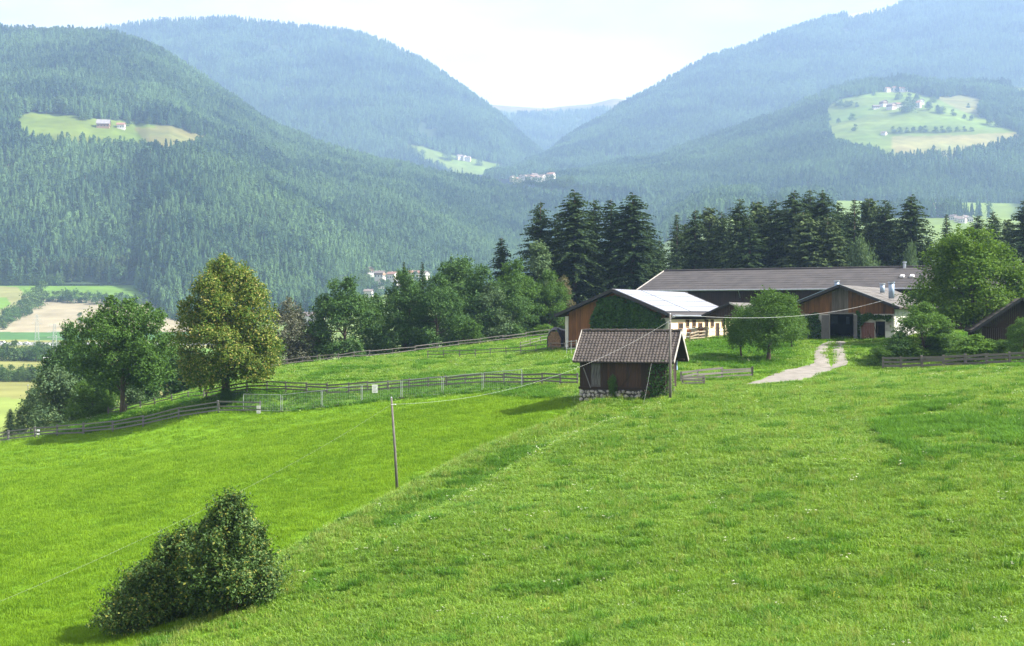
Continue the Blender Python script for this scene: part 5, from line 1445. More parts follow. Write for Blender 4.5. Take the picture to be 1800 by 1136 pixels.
# solar panels, two fields
pm = MB().box((0, 0, 0), (1.62, 1.0, 0.04), 1).box((0, 0, 0.012), (1.54, 0.92, 0.03), 0)
pmesh = pm.mesh('solar_panel', [M['panel_glare_glass'], M['panel_frame']])
ang = math.atan2(AZ - EZ, WR)
ca_, sa_ = math.cos(ang), math.sin(ang)
sl_len = WR / ca_
for col in range(26):
    y = 0.85 + col * 1.03 + (0.35 if col >= 9 else 0)
    if y > LEN - 1.2: break
    for r_ in range(4):
        u = 0.98 + r_ * 1.68
        if u > sl_len - 0.75: continue
        link('solar_panel', pmesh, sol, loc=(u * ca_ + 0.14 * sa_, y, AZ - u * sa_ + 0.16 * ca_), rot=(0, ang, 0))
# ivy on the gable
iv = [hit(px, py, sol, 1, OV - 0.05) for px, py in ((1040, 590), (1042, 560), (1050, 530), (1058, 524), (1090, 520), (1130, 532), (1160, 552), (1172, 565), (1170, 600), (1100, 612), (1044, 612))]
ivy('ivy', 'dense dark ivy covering most of the solar barn gable', sol, iv, (0, -1, 0), 170, 0.30, 1.0, 'leaf_ivy', 12)
# tarped woodpile at the left corner
wp = at(977, 168)
pile = thing('woodpile', 'stack of split logs under a black tarpaulin beside the barn corner', 'woodpile', wp, -PB)
lm = MB().tube([(0, -0.45, 0), (0, 0.45, 0)], 0.5, 8).mesh('log', [M['log_end']])
for i in range(9):
    for j in range(13):
        xx = -0.72 + i * 0.18 + (0.09 if j % 2 else 0); zz = 0.1 + j * 0.165
        if (xx / 0.85) ** 2 + ((zz - 0.9) / 1.45) ** 2 > 1 : continue
        s_ = random.uniform(0.14, 0.19)
        link('log', lm, pile, loc=(xx, random.uniform(-0.06, 0.06) - 0.1, zz), scale=(s_, 1.0, s_))
tp = MB(); pts_o = []
for a in range(15):
    th = R(205 - a * 17)
    pts_o.append((1.0 * math.cos(th) * (1 + 0.05 * math.sin(a * 3)), 1.0 + 1.65 * math.sin(th)))
for (y0, y1, f0, f1) in ((-0.62, -0.2, 0.9, 1.02), (-0.2, 0.5, 1.02, 1.0), (0.5, 1.4, 1.0, 0.96)):
    for a in range(14):
        (xa, za), (xb, zb) = pts_o[a], pts_o[a + 1]
        tp.slab([(xa * f0, y0, za * f0), (xb * f0, y0, zb * f0), (xb * f1, y1, zb * f1), (xa * f1, y1, za * f1)], (0.02, 0, 0.02))
tp.build('tarpaulin', M['tarp'], pile)

# ------------------------------------------------------------------ porch roof over the yard
g = P(1282, 532, 166)
por = thing('porch', 'open gabled porch roof in front of the cream stable wall', 'porch', (g.x, g.y, -3.4), -PB)
pz = g.z + 3.4; pe = -0.33 + 3.4
for sgn, wd in ((-1, 3.35), (1, 3.35)):
    MB().slab([(0, 0, pz), (sgn * wd, 0, pe), (sgn * wd, 9, pe), (0, 9, pz)], (0, 0, -0.12)).build('roof_deck', M['dark_board'], por)
    sheet_roof(MB(), (0, 0.02, pz), (0, 9, pz), (sgn * wd, 0.02, pe), (sgn * wd, 9, pe), 4, 8).build('roof_sheeting', M['warm_roof'], por, kind='stuff')
    MB().beam((0, -0.04, pz - 0.02), (sgn * wd, -0.04, pe - 0.02), 0.07, 0.2).build('bargeboard', M['trim_pale'] if sgn > 0 else M['fascia_dark'], por)  # right board painted paler for its sunlit edge, left one dark
boards(MB(), -2.9, 2.9, 0.5, lambda x: pe - 0.35, lambda x: pz + (pe - pz) * abs(x) / 3.35 - 0.15, 0.2).build('board_cladding', M['dark_board'], por, kind='stuff')
for xx, yy in ((2.9, 0.6), (2.9, 8.2), (-2.9, 8.2)):
        MB().box((xx, yy, pe / 2 - 0.7), (0.16, 0.16, pe + 1.3)).build('post', M['old_wood'], por)

# ------------------------------------------------------------------ long barn behind
g = P(1168, 477, 215)
big = thing('long_barn', 'long dark barn with a wide grey corrugated roof behind the yard', 'barn', (g.x, g.y, -3.2), R(-120))
bz = g.z + 3.2; BW = 10.0; be = 3.2 + 3.2; BL = 62
MB().slab([(0, 0, bz), (BW, 0, be), (BW, BL, be), (0, BL, bz)], (0, 0, -0.2)).slab([(0, 0, bz), (0, BL, bz), (-BW, BL, be), (-BW, 0, be)], (0, 0, -0.2)).build('roof_deck', M['dark_board'], big)
sheet_roof(MB(), (0, 0, bz), (0, BL, bz), (BW, 0, be), (BW, BL, be), 9, 62, 0.03, 0.022).build('roof_sheeting', M['fibre_roof'], big, kind='stuff')
sheet_roof(MB(), (0, 0, bz), (0, BL, bz), (-BW, 0, be), (-BW, BL, be), 9, 20, 0.05, 0.05).build('roof_sheeting', M['fibre_roof'], big, kind='stuff')
MB().tube([(0, 0, bz + 0.07), (0, BL, bz + 0.07)], 0.16, 8).build('ridge_cap', M['fibre_roof'], big)
MB().beam((0, -0.05, bz), (BW, -0.05, be), 0.08, 0.3).build('bargeboard', M['trim_pale'], big)
MB().tube([(BW + 0.12, 0, be - 0.02), (BW + 0.12, BL, be - 0.02)], 0.1, 8).build('gutter', M['metal'], big)
MB().box((BW - 1.0, BL / 2, be / 2 - 0.9), (0.2, BL - 1.5, be + 1.6)).build('front_wall', M['dark_board'], big)
boards_x(MB(), 0.8, BL - 0.8, BW - 0.88, -0.5, be + 0.05, 0.28).build('board_cladding', M['dark_board'], big, kind='stuff')
MB().box((-BW + 1.0, BL / 2, be / 2 - 0.9), (0.2, BL - 1.5, be + 1.6)).build('back_wall', M['dark_board'], big)
MB().slab([(-BW + 1, 0.9, -1), (BW - 1.1, 0.9, -1), (BW - 1.1, 0.9, be + 0.15), (0, 0.9, bz - 0.25), (-BW + 1, 0.9, be + 0.15)], (0, 0.2, 0)).build('gable_wall', M['dark_board'], big)
MB().slab([(-BW + 1, BL - 0.9, -1), (BW - 1.1, BL - 0.9, -1), (BW - 1.1, BL - 0.9, be + 0.15), (0, BL - 0.9, bz - 0.25), (-BW + 1, BL - 0.9, be + 0.15)], (0, 0.2, 0)).build('gable_wall', M['dark_board'], big)
c_ = hit(1590, 470, big, 0, 0.3)
MB().tube([(0.3, c_.y, bz - 0.3), (0.3, c_.y, bz + 0.55)], 0.22, 10).tube([(0.3, c_.y, bz + 0.62), (0.3, c_.y, bz + 0.8)], 0.3, 10).build('vent_pipe', M['metal'], big)
MB().tube([(BW + 0.1, hit(1298, 515, big, 0, BW).y, be), (BW - 0.7, hit(1298, 515, big, 0, BW).y, be - 1.1)], 0.06, 6).build('downpipe', M['metal'], big)

# ------------------------------------------------------------------ gabled barn with the open gate
g = P(1475, 501, 162)
PG = R(26)
gb = thing('gate_barn', 'gabled barn with brown board gable, open gate and ivy on its walls', 'barn', (g.x, g.y, -3.25), -PG)
az = g.z + 3.25; el = 0.79 + 3.25; er = 0.60 + 3.25; wl_, wr_ = 6.0, 6.75; LG = 30
OG = 1.3
def gz_slope(x): return (az + (el - az) * (-x) / wl_ if x < 0 else az + (er - az) * x / wr_) - 0.24
for sgn, wd, e_ in ((-1, wl_, el), (1, wr_, er)):
    MB().slab([(0, 0, az), (sgn * wd, 0, e_), (sgn * wd, LG, e_), (0, LG, az)], (0, 0, -0.18)).build('roof_deck', M['dark_board'], gb)
    sheet_roof(MB(), (0, 0.02, az), (0, LG, az), (sgn * wd, 0.02, e_), (sgn * wd, LG, e_), 6, 26).build('roof_sheeting', M['warm_roof'], gb, kind='stuff')
    MB().beam((0, -0.04, az - 0.08), (sgn * wd, -0.04, e_ - 0.08), 0.07, 0.30).build('bargeboard', M['fascia_dark'], gb)
    MB().beam((0, -0.06, az + 0.09), (sgn * wd, -0.06, e_ + 0.09), 0.12, 0.05).build('verge_flashing', M['metal'] if sgn > 0 else M['zinc'], gb)
def L_(px, py): return hit(px, py, gb, 1, OG)
zb_ = L_(1475, 552).z
XL, XR = -5.15, 5.9
# boards, with the weathered grey middle
mbs = boards(MB(), XL, -1.15, OG, lambda x: zb_, gz_slope, 0.2)
mbs.build('board_cladding', M['brown_board'], gb, kind='stuff')
boards(MB(), -1.15, 0.75, OG, lambda x: zb_, gz_slope, 0.2).build('board_cladding', M['grey_board'], gb, kind='stuff', label='weathered grey boards in the middle of the gable')
boards(MB(), 0.75, XR, OG, lambda x: zb_, gz_slope, 0.2).build('board_cladding', M['brown_board'], gb, kind='stuff')
xa, xb = L_(1458, 580).x, L_(1500.5, 580).x          # gate opening
xd0, xd1 = L_(1538, 580).x, L_(1556, 580).x          # small door opening
xw0, xw1 = L_(1388, 585).x, L_(1407, 585).x          # dark opening at the left
zd = L_(1545, 565).z; zw = L_(1400, 566).z
wm = MB()
wm.box(((xw1 + xa) / 2, OG + 0.15, zb_ / 2 - 0.5), (xa - xw1, 0.3, zb_ + 1.0))
wm.box(((xb + xd0) / 2, OG + 0.15, zb_ / 2 - 0.5), (xd0 - xb, 0.3, zb_ + 1.0))
wm.box(((xd1 + XR) / 2, OG + 0.15, zb_ / 2 - 0.5), (XR - xd1, 0.3, zb_ + 1.0))
wm.box(((xd0 + xd1) / 2, OG + 0.15, (zd + zb_) / 2), (xd1 - xd0, 0.298, zb_ - zd))
wm.box(((xw0 + xw1) / 2, OG + 0.15, (zw + zb_) / 2), (xw1 - xw0, 0.298, zb_ - zw))
wm.build('plaster_wall', M['plaster'], gb)
MB().box((XL + 0.06, LG / 2, el / 2 - 0.7), (0.12, LG - 3, el + 1.0)).box((XR - 0.1, LG / 2 + 0.4, er / 2 - 0.7), (0.2, LG - 3, er + 1.0)).build('side_wall', M['plaster'], gb)
MB().slab([(XL + 0.15, OG + 0.32, zb_ + 0.02), (XR - 0.25, OG + 0.32, zb_ + 0.02), (XR - 0.25, OG + 0.32, gz_slope(XR)), (0, OG + 0.32, az - 0.3), (XL + 0.15, OG + 0.32, gz_slope(XL))], (0, 0.12, 0)).build('gable_wall', M['dark_board'], gb)
MB().box((0.4, 9, zb_ / 2 - 0.4), (10.6, 0.2, zb_ + 0.9)).box((0.4, 5.2, zb_ + 0.25), (10.6, 7.4, 0.12)).build('shade_black_wall', M['black'], gb)  # black paint stands in for the deep shade inside the gateway
MB().box((0.4, 7.6, -0.35), (10.4, 12.4, 0.3)).build('barn_floor', M['mortar'], gb)
MB().box(((xa + xb) / 2, OG - 0.02, zb_ + 0.06), (xb - xa + 0.3, 0.16, 0.16)).build('lintel', M['grey_wood'], gb)
# gate leaves folded open against the wall
gh = zb_ - 0.25
def gate_leaf(x, ln, ang, mats_, nm='gate_leaf', h=None, zlow=0.12):
    f = MB()
    n = max(3, int(ln / 0.18))
    for i in range(n):
        f.box((ln * (i + 0.5) / n, 0, (h or gh) / 2 + zlow), (ln / n - 0.012, 0.04 + 0.01 * (i % 2), h or gh))
    o_ = f.build(nm, mats_, gb, loc=(x, OG - 0.06, 0), rot=(0, 0, ang))
    b_ = MB()
    for q in (0.2, 0.8): b_.beam((0.02, -0.04, zlow + q * (h or gh)), (ln - 0.02, -0.04, zlow + q * (h or gh)), 0.03, 0.12)
    b_.build('ledge', mats_, o_)
    return o_
gate_leaf(xa - 0.02, 1.1, R(180 + 52), M['grey_wood'])
gate_leaf(xb + 0.02, 1.1, R(-58), M['grey_wood'])
xs0 = L_(1515, 580).x
dl = gate_leaf(xd0 - 0.02, xd0 - xs0, R(180 + 6), M['door_red'], 'door', h=zd - 0.25, zlow=0.1)
MB().box((xd0 + 0.03, OG - 0.06, zd / 2), (0.12, 0.14, zd)).build('door_post', M['trim_pale'], gb)
MB().box(((xs0 + xd0) / 2, OG - 0.14, 0.05), (xd0 - xs0, 0.1, 0.1)).build('door_sill', M['trim_pale'], gb)
x6 = L_(1567, 580).x
MB().box(((xd1 + x6) / 2, OG - 0.05, zd - 0.55), (x6 - xd1 - 0.1, 0.06, 1.15)).build('shutter', M['trim_pale'], gb)
a = hit(1473, 562, gb, 1, 8.85)
MB().box((a.x - 0.4, 8.86, a.z), (0.8, 0.06, 0.9)).box((a.x + 1.2, 8.86, a.z - 0.1), (0.4, 0.06, 0.9)).build('inner_window', M['painted_daylight'], gb)
# things inside the gateway
bx_ = gb.matrix_basis @ Vector((xa + 0.8, 5.2, -0.2))
bale = thing('straw_bale', 'loose straw bale lying inside the open barn gate', 'straw bale', bx_, -PG)
MB().box((0, 0, 0.25), (1.1, 0.6, 0.5)).build('bale', M['pale_wood'], bale); MB().box((-0.25, -0.0, 0.25), (0.03, 0.63, 0.53)).box((0.25, 0, 0.25), (0.03, 0.63, 0.53)).build('twine', M['log_end'], bale)
# chimneys and roof lights
def pipe_on(px, py0, py1, y, r_, m_, nm, hat=True):
    q0 = hit(px, py1, gb, 1, y); q1 = hit(px, py0, gb, 1, y)
    mb = MB().tube([(q0.x, y, q0.z - 0.4), (q0.x, y, q1.z)], r_, 14)
    o_ = mb.build(nm, M[m_], gb, True)
    if hat: MB().tube([(q0.x, y, q1.z + 0.03), (q0.x, y, q1.z + 0.16)], r_ * 1.28, 14).build('cowl', M['metal'], o_)
pipe_on(1567, 498, 519, 6.0, 0.33, 'zinc', 'vent_stack')
pipe_on(1551, 500.5, 509, 11.0, 0.28, 'zinc', 'vent_stack')
pipe_on(1471, 495.5, 505, 8.0, 0.28, 'zinc', 'vent_stack')
for px, py in ((1586, 497), (1603, 495)):
    q = hit(px, py, big, 0, 5.0)
    MB().box((0, 0, 0), (0.6, 0.55, 0.2)).box((0, 0, 0.14), (0.45, 0.4, 0.1)).build('roof_light', M['white'], big, loc=(5.0, q.y, bz + (be - bz) * 0.5 + 0.2), rot=(0, math.atan2(bz - be, BW), 0))
iv = [L_(px, py) for px, py in ((1409, 552), (1444, 549), (1446, 570), (1445, 600), (1408, 600), (1412, 575))]
ivy('ivy', 'ivy covering the plaster left of the open barn gate', gb, [(p.x, OG - 0.02, p.z) for p in iv], (0, -1, 0), 170, 0.24, 0.6, 'leaf_ivy', 21)
iv = [L_(px, py) for px, py in ((1505, 546), (1520, 551), (1570, 554), (1568, 562), (1530, 560), (1518, 568), (1514, 590), (1510, 600), (1507, 590), (1505, 565))]
ivy('ivy', 'ivy trailing from the gate along the gable above the red-brown door', gb, [(p.x, OG - 0.06, p.z) for p in iv], (0, -1, 0), 200, 0.24, 0.5, 'leaf_ivy', 22)

# ------------------------------------------------------------------ dark house at the right edge
g = P(1797, 524, 140)
hs = thing('dark_house', 'dark timber house with low eaves at the right edge, half behind shrubs', 'house', (g.x, g.y, -4.6), R(-14))
hz_ = g.z + 4.6; he = -1.8 + 4.6; hw = 4.7
for sgn in (-1, 1):
    MB().slab([(0, 0, hz_), (sgn * hw, 0, he), (sgn * hw, 12, he), (0, 12, hz_)], (0, 0, -0.16)).build('roof_deck', M['dark_board'], hs)
    sheet_roof(MB(), (0, 0.02, hz_), (0, 12, hz_), (sgn * hw, 0.02, he), (sgn * hw, 12, he), 8, 14).build('roof_sheeting', M['tile'], hs, kind='stuff')
    MB().beam((0, -0.04, hz_ - 0.04), (sgn * hw, -0.04, he - 0.04), 0.08, 0.28).build('bargeboard', M['fascia_dark'], hs)
boards(MB(), -3.7, 3.7, 1.2, lambda x: 1.0, lambda x: hz_ + (he - hz_) * abs(x) / hw - 0.2, 0.2).build('board_cladding', M['dark_board'], hs, kind='stuff')
MB().box((0, 6.4, 1.0), (7.3, 10.2, he + 1.2)).build('wall', M['plaster'], hs)
for xx in (1.9,):
    w_ = MB().box((xx, 1.12, 2.0), (0.9, 0.12, 1.1)).build('window', M['white'], hs)
    MB().box((xx, 1.08, 2.0), (0.72, 0.1, 0.92)).build('pane', M['dark_glass'], w_)

# ------------------------------------------------------------------ fences
pmesh_ = MB().box((0, 0, 0.5), (1, 1, 1)).mesh('post', [M['fence_wood']])
rmesh_ = MB().box((0.5, 0, 0), (1, 1, 1)).mesh('rail', [M['fence_wood']])
ppale_ = MB().box((0, 0, 0.5), (1, 1, 1)).mesh('post', [M['pale_wood']])
rpale_ = MB().box((0.5, 0, 0), (1, 1, 1)).mesh('rail', [M['pale_wood']])
gpost_ = MB().box((0, 0, 0.5), (1, 1, 1)).mesh('post', [M['grey_wood']])
grail_ = MB().box((0.5, 0, 0), (1, 1, 1)).mesh('rail', [M['grey_wood']])
def rail_obj(par, mesh, a, b, w, h, nm='rail'):
    d = b - a
    o_ = link(nm, mesh, par, loc=a)
    o_.rotation_euler = (random.uniform(-0.05, 0.05), -math.asin(max(-1, min(1, d.z / d.length))), math.atan2(d.y, d.x))
    o_.scale = (d.length, w, h)
    return o_
def fence(label, pts, height, levels, pw=0.12, rw=0.045, rh=0.13, pm=pmesh_, rm=rmesh_, sag=0.05, lean=0.04, name='wooden_fence', off=-0.07):
    pts = [Vector(p) for p in pts]
    root = thing(name, label, 'fence', pts[0])
    for i, p in enumerate(pts):
        o_ = link('post', pm, root, loc=p - pts[0] - Vector((0, 0, 0.2)), rot=(random.gauss(0, lean), random.gauss(0, lean), random.uniform(-0.1, 0.1)))
        o_.scale = (pw * random.uniform(0.85, 1.15), pw * random.uniform(0.85, 1.15), height * random.uniform(0.97, 1.08) + 0.2)
    for i in range(len(pts) - 1):
        for lv in levels:
            a = pts[i] - pts[0] + Vector((0, off, lv + random.gauss(0, sag))); b = pts[i + 1] - pts[0] + Vector((0, off, lv + random.gauss(0, sag)))
            e = (b - a).normalized() * 0.1
            rail_obj(root, rm, a - e, b + e, rw, rh * random.uniform(0.85, 1.1))
    return root
def run(pxd): return [at(px, d) for px, d in pxd]
fence('grey three-rail fence along the left edge of the mown field', run([(-30, 153.5), (14, 152.6), (62, 151), (100, 149.8), (147, 148.2), (198, 146.6), (252, 145.2), (314, 143.8), (385, 142.6), (457, 141.4)]), 1.15, (0.28, 0.66, 1.04), 0.17, 0.05, 0.14, gpost_, grail_)
fence('long weathered rail fence behind the wire mesh panels and hut', run([(362, 150), (398, 149.5), (434, 149), (469, 148), (503, 147), (539, 145.8), (575, 144.6), (613, 143.4), (646, 142.2), (682, 141), (719, 140), (752, 139), (785, 138), (818, 137), (852, 136), (886, 134), (920, 132), (953, 130.2), (985, 128.4), (1015, 127)]), 1.1, (0.30, 0.65, 1.0), 0.14, 0.05, 0.15)
fence('old brown rail fence between ash trunk and linden', run([(190, 160), (222, 159.5), (247, 159), (273, 158), (302, 157), (331, 155.5), (358, 153)]), 0.95, (0.35, 0.75), 0.12, 0.05, 0.08, lean=0.09, sag=0.09)
fence('thin rail fence along the far crest of the paddock', run([(478, 182), (505, 182.5), (532, 183), (558, 183.5), (595, 184), (622, 185), (650, 186), (690, 188), (730, 190), (768, 192), (806, 193.5), (845, 195), (884, 197), (925, 199), (965, 201), (1000, 202)]), 1.0, (0.45, 0.9), 0.11, 0.05, 0.09)
fence('grey rail fence crossing the upper paddock towards the barn corner', run([(752, 172), (780, 171.5), (808, 171), (836, 170.4), (862, 170), (890, 169.3), (915, 168.6), (942, 168), (968, 167), (992, 163.6), (1012, 162)]), 0.95, (0.45, 0.85), 0.10, 0.05, 0.08)
fence('short rail fence between woodpile and crest fence', run([(915, 177), (932, 180), (950, 184), (966, 187)]), 0.95, (0.45, 0.85), 0.10, 0.05, 0.08)
fence('grey board fence running right from the hut to the driveway', run([(1197, 122.4), (1226, 124.4), (1269, 126), (1322, 127.2)]), 1.0, (0.28, 0.60, 0.92), 0.15, 0.05, 0.16)
fence('short lower board fence beside the hut gable', run([(1200, 119), (1237, 119.4)]), 0.85, (0.22, 0.5, 0.78), 0.14, 0.05, 0.14)
fence('dark weathered board fence below the garden shrubs at the right', run([(1552, 135.5), (1584, 134.5), (1621, 133.4), (1658, 132.2), (1697, 131), (1735, 130), (1775, 129.2), (1815, 128.4)]), 1.15, (0.30, 0.66, 1.0), 0.2, 0.06, 0.22, sag=0.04)
fence('pale wooden yard fence beside the horses', run([(1213, 161.5), (1228, 164), (1241, 166.5)]), 1.15, (0.4, 0.72, 1.05), 0.14, 0.05, 0.14, ppale_, rpale_)
gm_ = MB().tube([(0, 0, 0), (1, 0, 0)], 0.5, 8).mesh('rail', [M['galv']])
gp_ = MB().tube([(0, 0, 0), (0, 0, 1)], 0.5, 8).mesh('post', [M['galv']])
fence('grey metal tube corral fence before the cream stable wall', run([(1178, 163), (1200, 165), (1222, 167), (1245, 168.5), (1263, 169.5), (1282, 170.5)]), 1.45, (0.5, 0.95, 1.4), 0.07, 0.06, 0.06, gp_, gm_, sag=0.0, lean=0.0, off=0.0, name='tube_fence')
fence('small metal tube fence left of the hut roof', run([(996, 159), (1004, 158.8), (1013, 158.6)]), 1.5, (0.6, 1.4), 0.06, 0.05, 0.05, gp_, gm_, sag=0.0, lean=0.0, off=0.0, name='tube_fence')
# mesh panels
mps = [(427, 142.2), (495, 139.9), (566, 138), (636, 136.2), (706, 134.3), (778, 132.4), (849, 131), (919, 129.6)]
for i in range(len(mps) - 1):
    a, b = at(*mps[i]), at(*mps[i + 1])
    d = (b - a); ln = d.length - 0.12
    root = thing('mesh_panel', 'galvanised wire mesh fence panel standing in the row before the rail fence', 'fence panel', a, math.atan2(d.y, d.x), 'wire mesh panels along the mown field')
    sl = d.z / d.xy.length
    ph = 1.72
    f = MB()
    f.tube([(0.06, 0, 0), (0.06, 0, ph)], 0.024, 6).tube([(ln, 0, sl * ln), (ln, 0, sl * ln + ph)], 0.024, 6).tube([(0.06, 0, ph), (ln, 0, sl * ln + ph)], 0.028, 6).tube([(0.06, 0, 0.12), (ln, 0, sl * ln + 0.12)], 0.022, 6)
    f.build('frame', M['galv'], root)
    w = MB()
    k = 0.06
    while k < ln - 0.1:
        k += 0.20
        w.beam((k, 0, sl * k + 0.12), (k, 0, sl * k + ph), 0.006, 0.006)
    for q in (0.4, 0.7, 1.0, 1.3): w.beam((0.06, 0, q), (ln, 0, sl * ln + q), 0.006, 0.006)
    w.build('wire_mesh', M['galv'], root, kind='stuff')
    for xx, zz in ((0.0, 0.0),):
        MB().box((xx, 0, 0.06), (0.5, 0.22, 0.12)).build('foot_block', M['mortar'], root)
# notices
def notice(px, py, d, w, h, label, off=-0.16, extra=None):
    c_ = P(px, py, d)
    t = thing('notice_board', label, 'sign', c_, 0.0)
    MB().box((0, 0, 0), (w, 0.02, h)).build('plate', M['white'], t)
    mb = MB()
    for k in range(5): mb.box((-w * 0.05 * (k % 3), -0.013, h * (0.32 - 0.16 * k)), (w * (0.7 - 0.1 * (k % 3)), 0.004, h * 0.035))
    mb.build('print', M['grey_wood'], t)
    return t
bz_ = mps[3]
notice(659, 683.5, 135.2, 0.52, 0.78, 'white notice sheet hung on the wire mesh panels')
notice(454.5, 716, 141.0, 0.38, 0.30, 'white plate on the end of the left rail fence, upper of two')
notice(454.5, 724.2, 141.0, 0.38, 0.30, 'white plate on the end of the left rail fence, lower of two')
b = at(67, 150.4)
t = thing('marker_post', 'short marker post banded white, black and white by the rail fence', 'marker post', b)
MB().box((0, 0, 0.45), (0.28, 0.1, 0.18), 0).box((0, 0, 0.63), (0.279, 0.099, 0.18), 1).box((0, 0, 0.81), (0.28, 0.1, 0.18), 0).build('banded_plate', [M['white'], M['black']], t)
MB().box((0, 0.02, 0.15), (0.06, 0.05, 0.6)).build('post', M['grey_wood'], t)

# ------------------------------------------------------------------ power line
def pole(px, pyb, d, pyt, r_, label, lean=0.0, mat_='pole_wood'):
    b = at(px, d); h = (HY - pyt) / F * d - b.z
    t = thing('power_pole', label, 'pole', b)
    MB().tube([(0, 0, -0.6), (lean * 0.4, 0, h * 0.4), (lean, 0, h)], [r_ * 1.15, r_, r_ * 0.72], 12).build('shaft', M[mat_], t, True)
    MB().tube([(lean, 0, h - 0.02), (lean, 0, h + 0.05)], [r_ * 0.8, r_ * 0.3], 10).build('cap', M['metal'], t)
    return t, b, h
t1, b1, h1 = pole(1178, 703, 108.8, 552, 0.105, 'grey power pole standing in front of the hay hut', 0.0)
MB().tube([(0.0, -0.14, h1 - 0.35), (0.3, -0.25, h1 - 0.25), (0.42, -0.2, h1 - 0.05)], [0.025, 0.025, 0.04], 6).tube([(0, -0.14, h1 - 0.75), (-0.05, -0.3, h1 - 0.7)], [0.03, 0.05], 6).build('insulator_bracket', M['galv'], t1)
t2, b2, h2 = pole(699, 862, 90.5, 699, 0.085, 'slightly leaning bare wooden power pole in the mown field', -0.40)
MB().tube([(-0.38, -0.1, h2 - 0.45), (-0.1, -0.2, h2 - 0.42)], [0.03, 0.035], 6).build('insulator_bracket', M['white'], t2)
def cable(a, b, sag, label, r_=0.018):
    a, b = Vector(a), Vector(b)
    t = thing('power_cable', label, 'cable', a)
    n = 28
    MB().tube([(b - a) * (k / n) - Vector((0, 0, 4 * sag * (k / n) * (1 - k / n))) for k in range(n + 1)], r_, 5).build('wire', M['cable'], t, True)
top1 = b1 + Vector((0.05, -0.2, h1 - 0.45)); top2 = b2 + Vector((-0.38, -0.12, h2 - 0.42))
cable(top1, top2, 1.5, 'power cable sagging across the hut roof down to the field pole', 0.0055)
low = P(-60, 1082, 52)
cable(top2, low, 0.6, 'thin power cable running from the field pole down to the lower left', 0.0018)
endg = gb.matrix_basis @ Vector((4.9, -0.1, gz_slope(4.9) + 0.3))
cable(b1 + Vector((0.42, -0.2, h1 - 0.05)), endg, 0.9, 'pale power cable from the hut pole to the gabled barn', 0.012)
c2 = P(1235, 557, 113.5)
# stay wire in front of the hut
st = thing('stay_wire', 'slack stay wire slanting from the hut eaves to the grass', 'wire', hut.matrix_basis @ Vector((6.0, -0.75, ez - 0.05)))
gq = ground(1131, 712, 100, 116)
MB().tube([(0, 0, 0), (gq - st.location) * 0.5 + Vector((0, 0, -0.08)), gq - st.location], 0.008, 6).build('wire', M['cable'], st)
tk = at(1406, 102)
t = thing('grass_stake', 'thin green stake standing alone in the meadow near the crest', 'stake', tk)
MB().tube([(0, 0, -0.1), (0.01, 0, 0.62)], 0.02, 6).tube([(0.01, 0, 0.62), (0.01, 0, 0.68)], 0.03, 6).build('stake', M['leafpaint'] if 'leafpaint' in M else M['door_red'] if False else M['fascia_dark'], t)

# ------------------------------------------------------------------ horses in the yard
def skin_mesh(name, verts, edges, radii, root, mats):
    me = bpy.data.meshes.new(name); me.from_pydata(verts, edges, [])
    o_ = bpy.data.objects.new(name, me); C.objects.link(o_)
    m_ = o_.modifiers.new('skin', 'SKIN'); m_.use_smooth_shade = True
    for i, r_ in enumerate(radii): me.skin_vertices[0].data[i].radius = r_ if isinstance(r_, tuple) else (r_, r_)
    for i in range(len(verts)): me.skin_vertices[0].data[i].use_root = (i == root)
    s_ = o_.modifiers.new('sub', 'SUBSURF'); s_.levels = 1; s_.render_levels = 1
    me.materials.append(mats)
    return o_
M['chestnut'] = mat('chestnut', (0.30, 0.12, 0.045), (0.20, 0.075, 0.03), 2, 0.6, objrand=0.5)
M['mane'] = mat('mane', (0.72, 0.60, 0.42), (0.55, 0.43, 0.28), 6, 0.7)
M['hoof'] = mat('hoof', (0.05, 0.04, 0.035), (0.03, 0.025, 0.02), 3, 0.7)
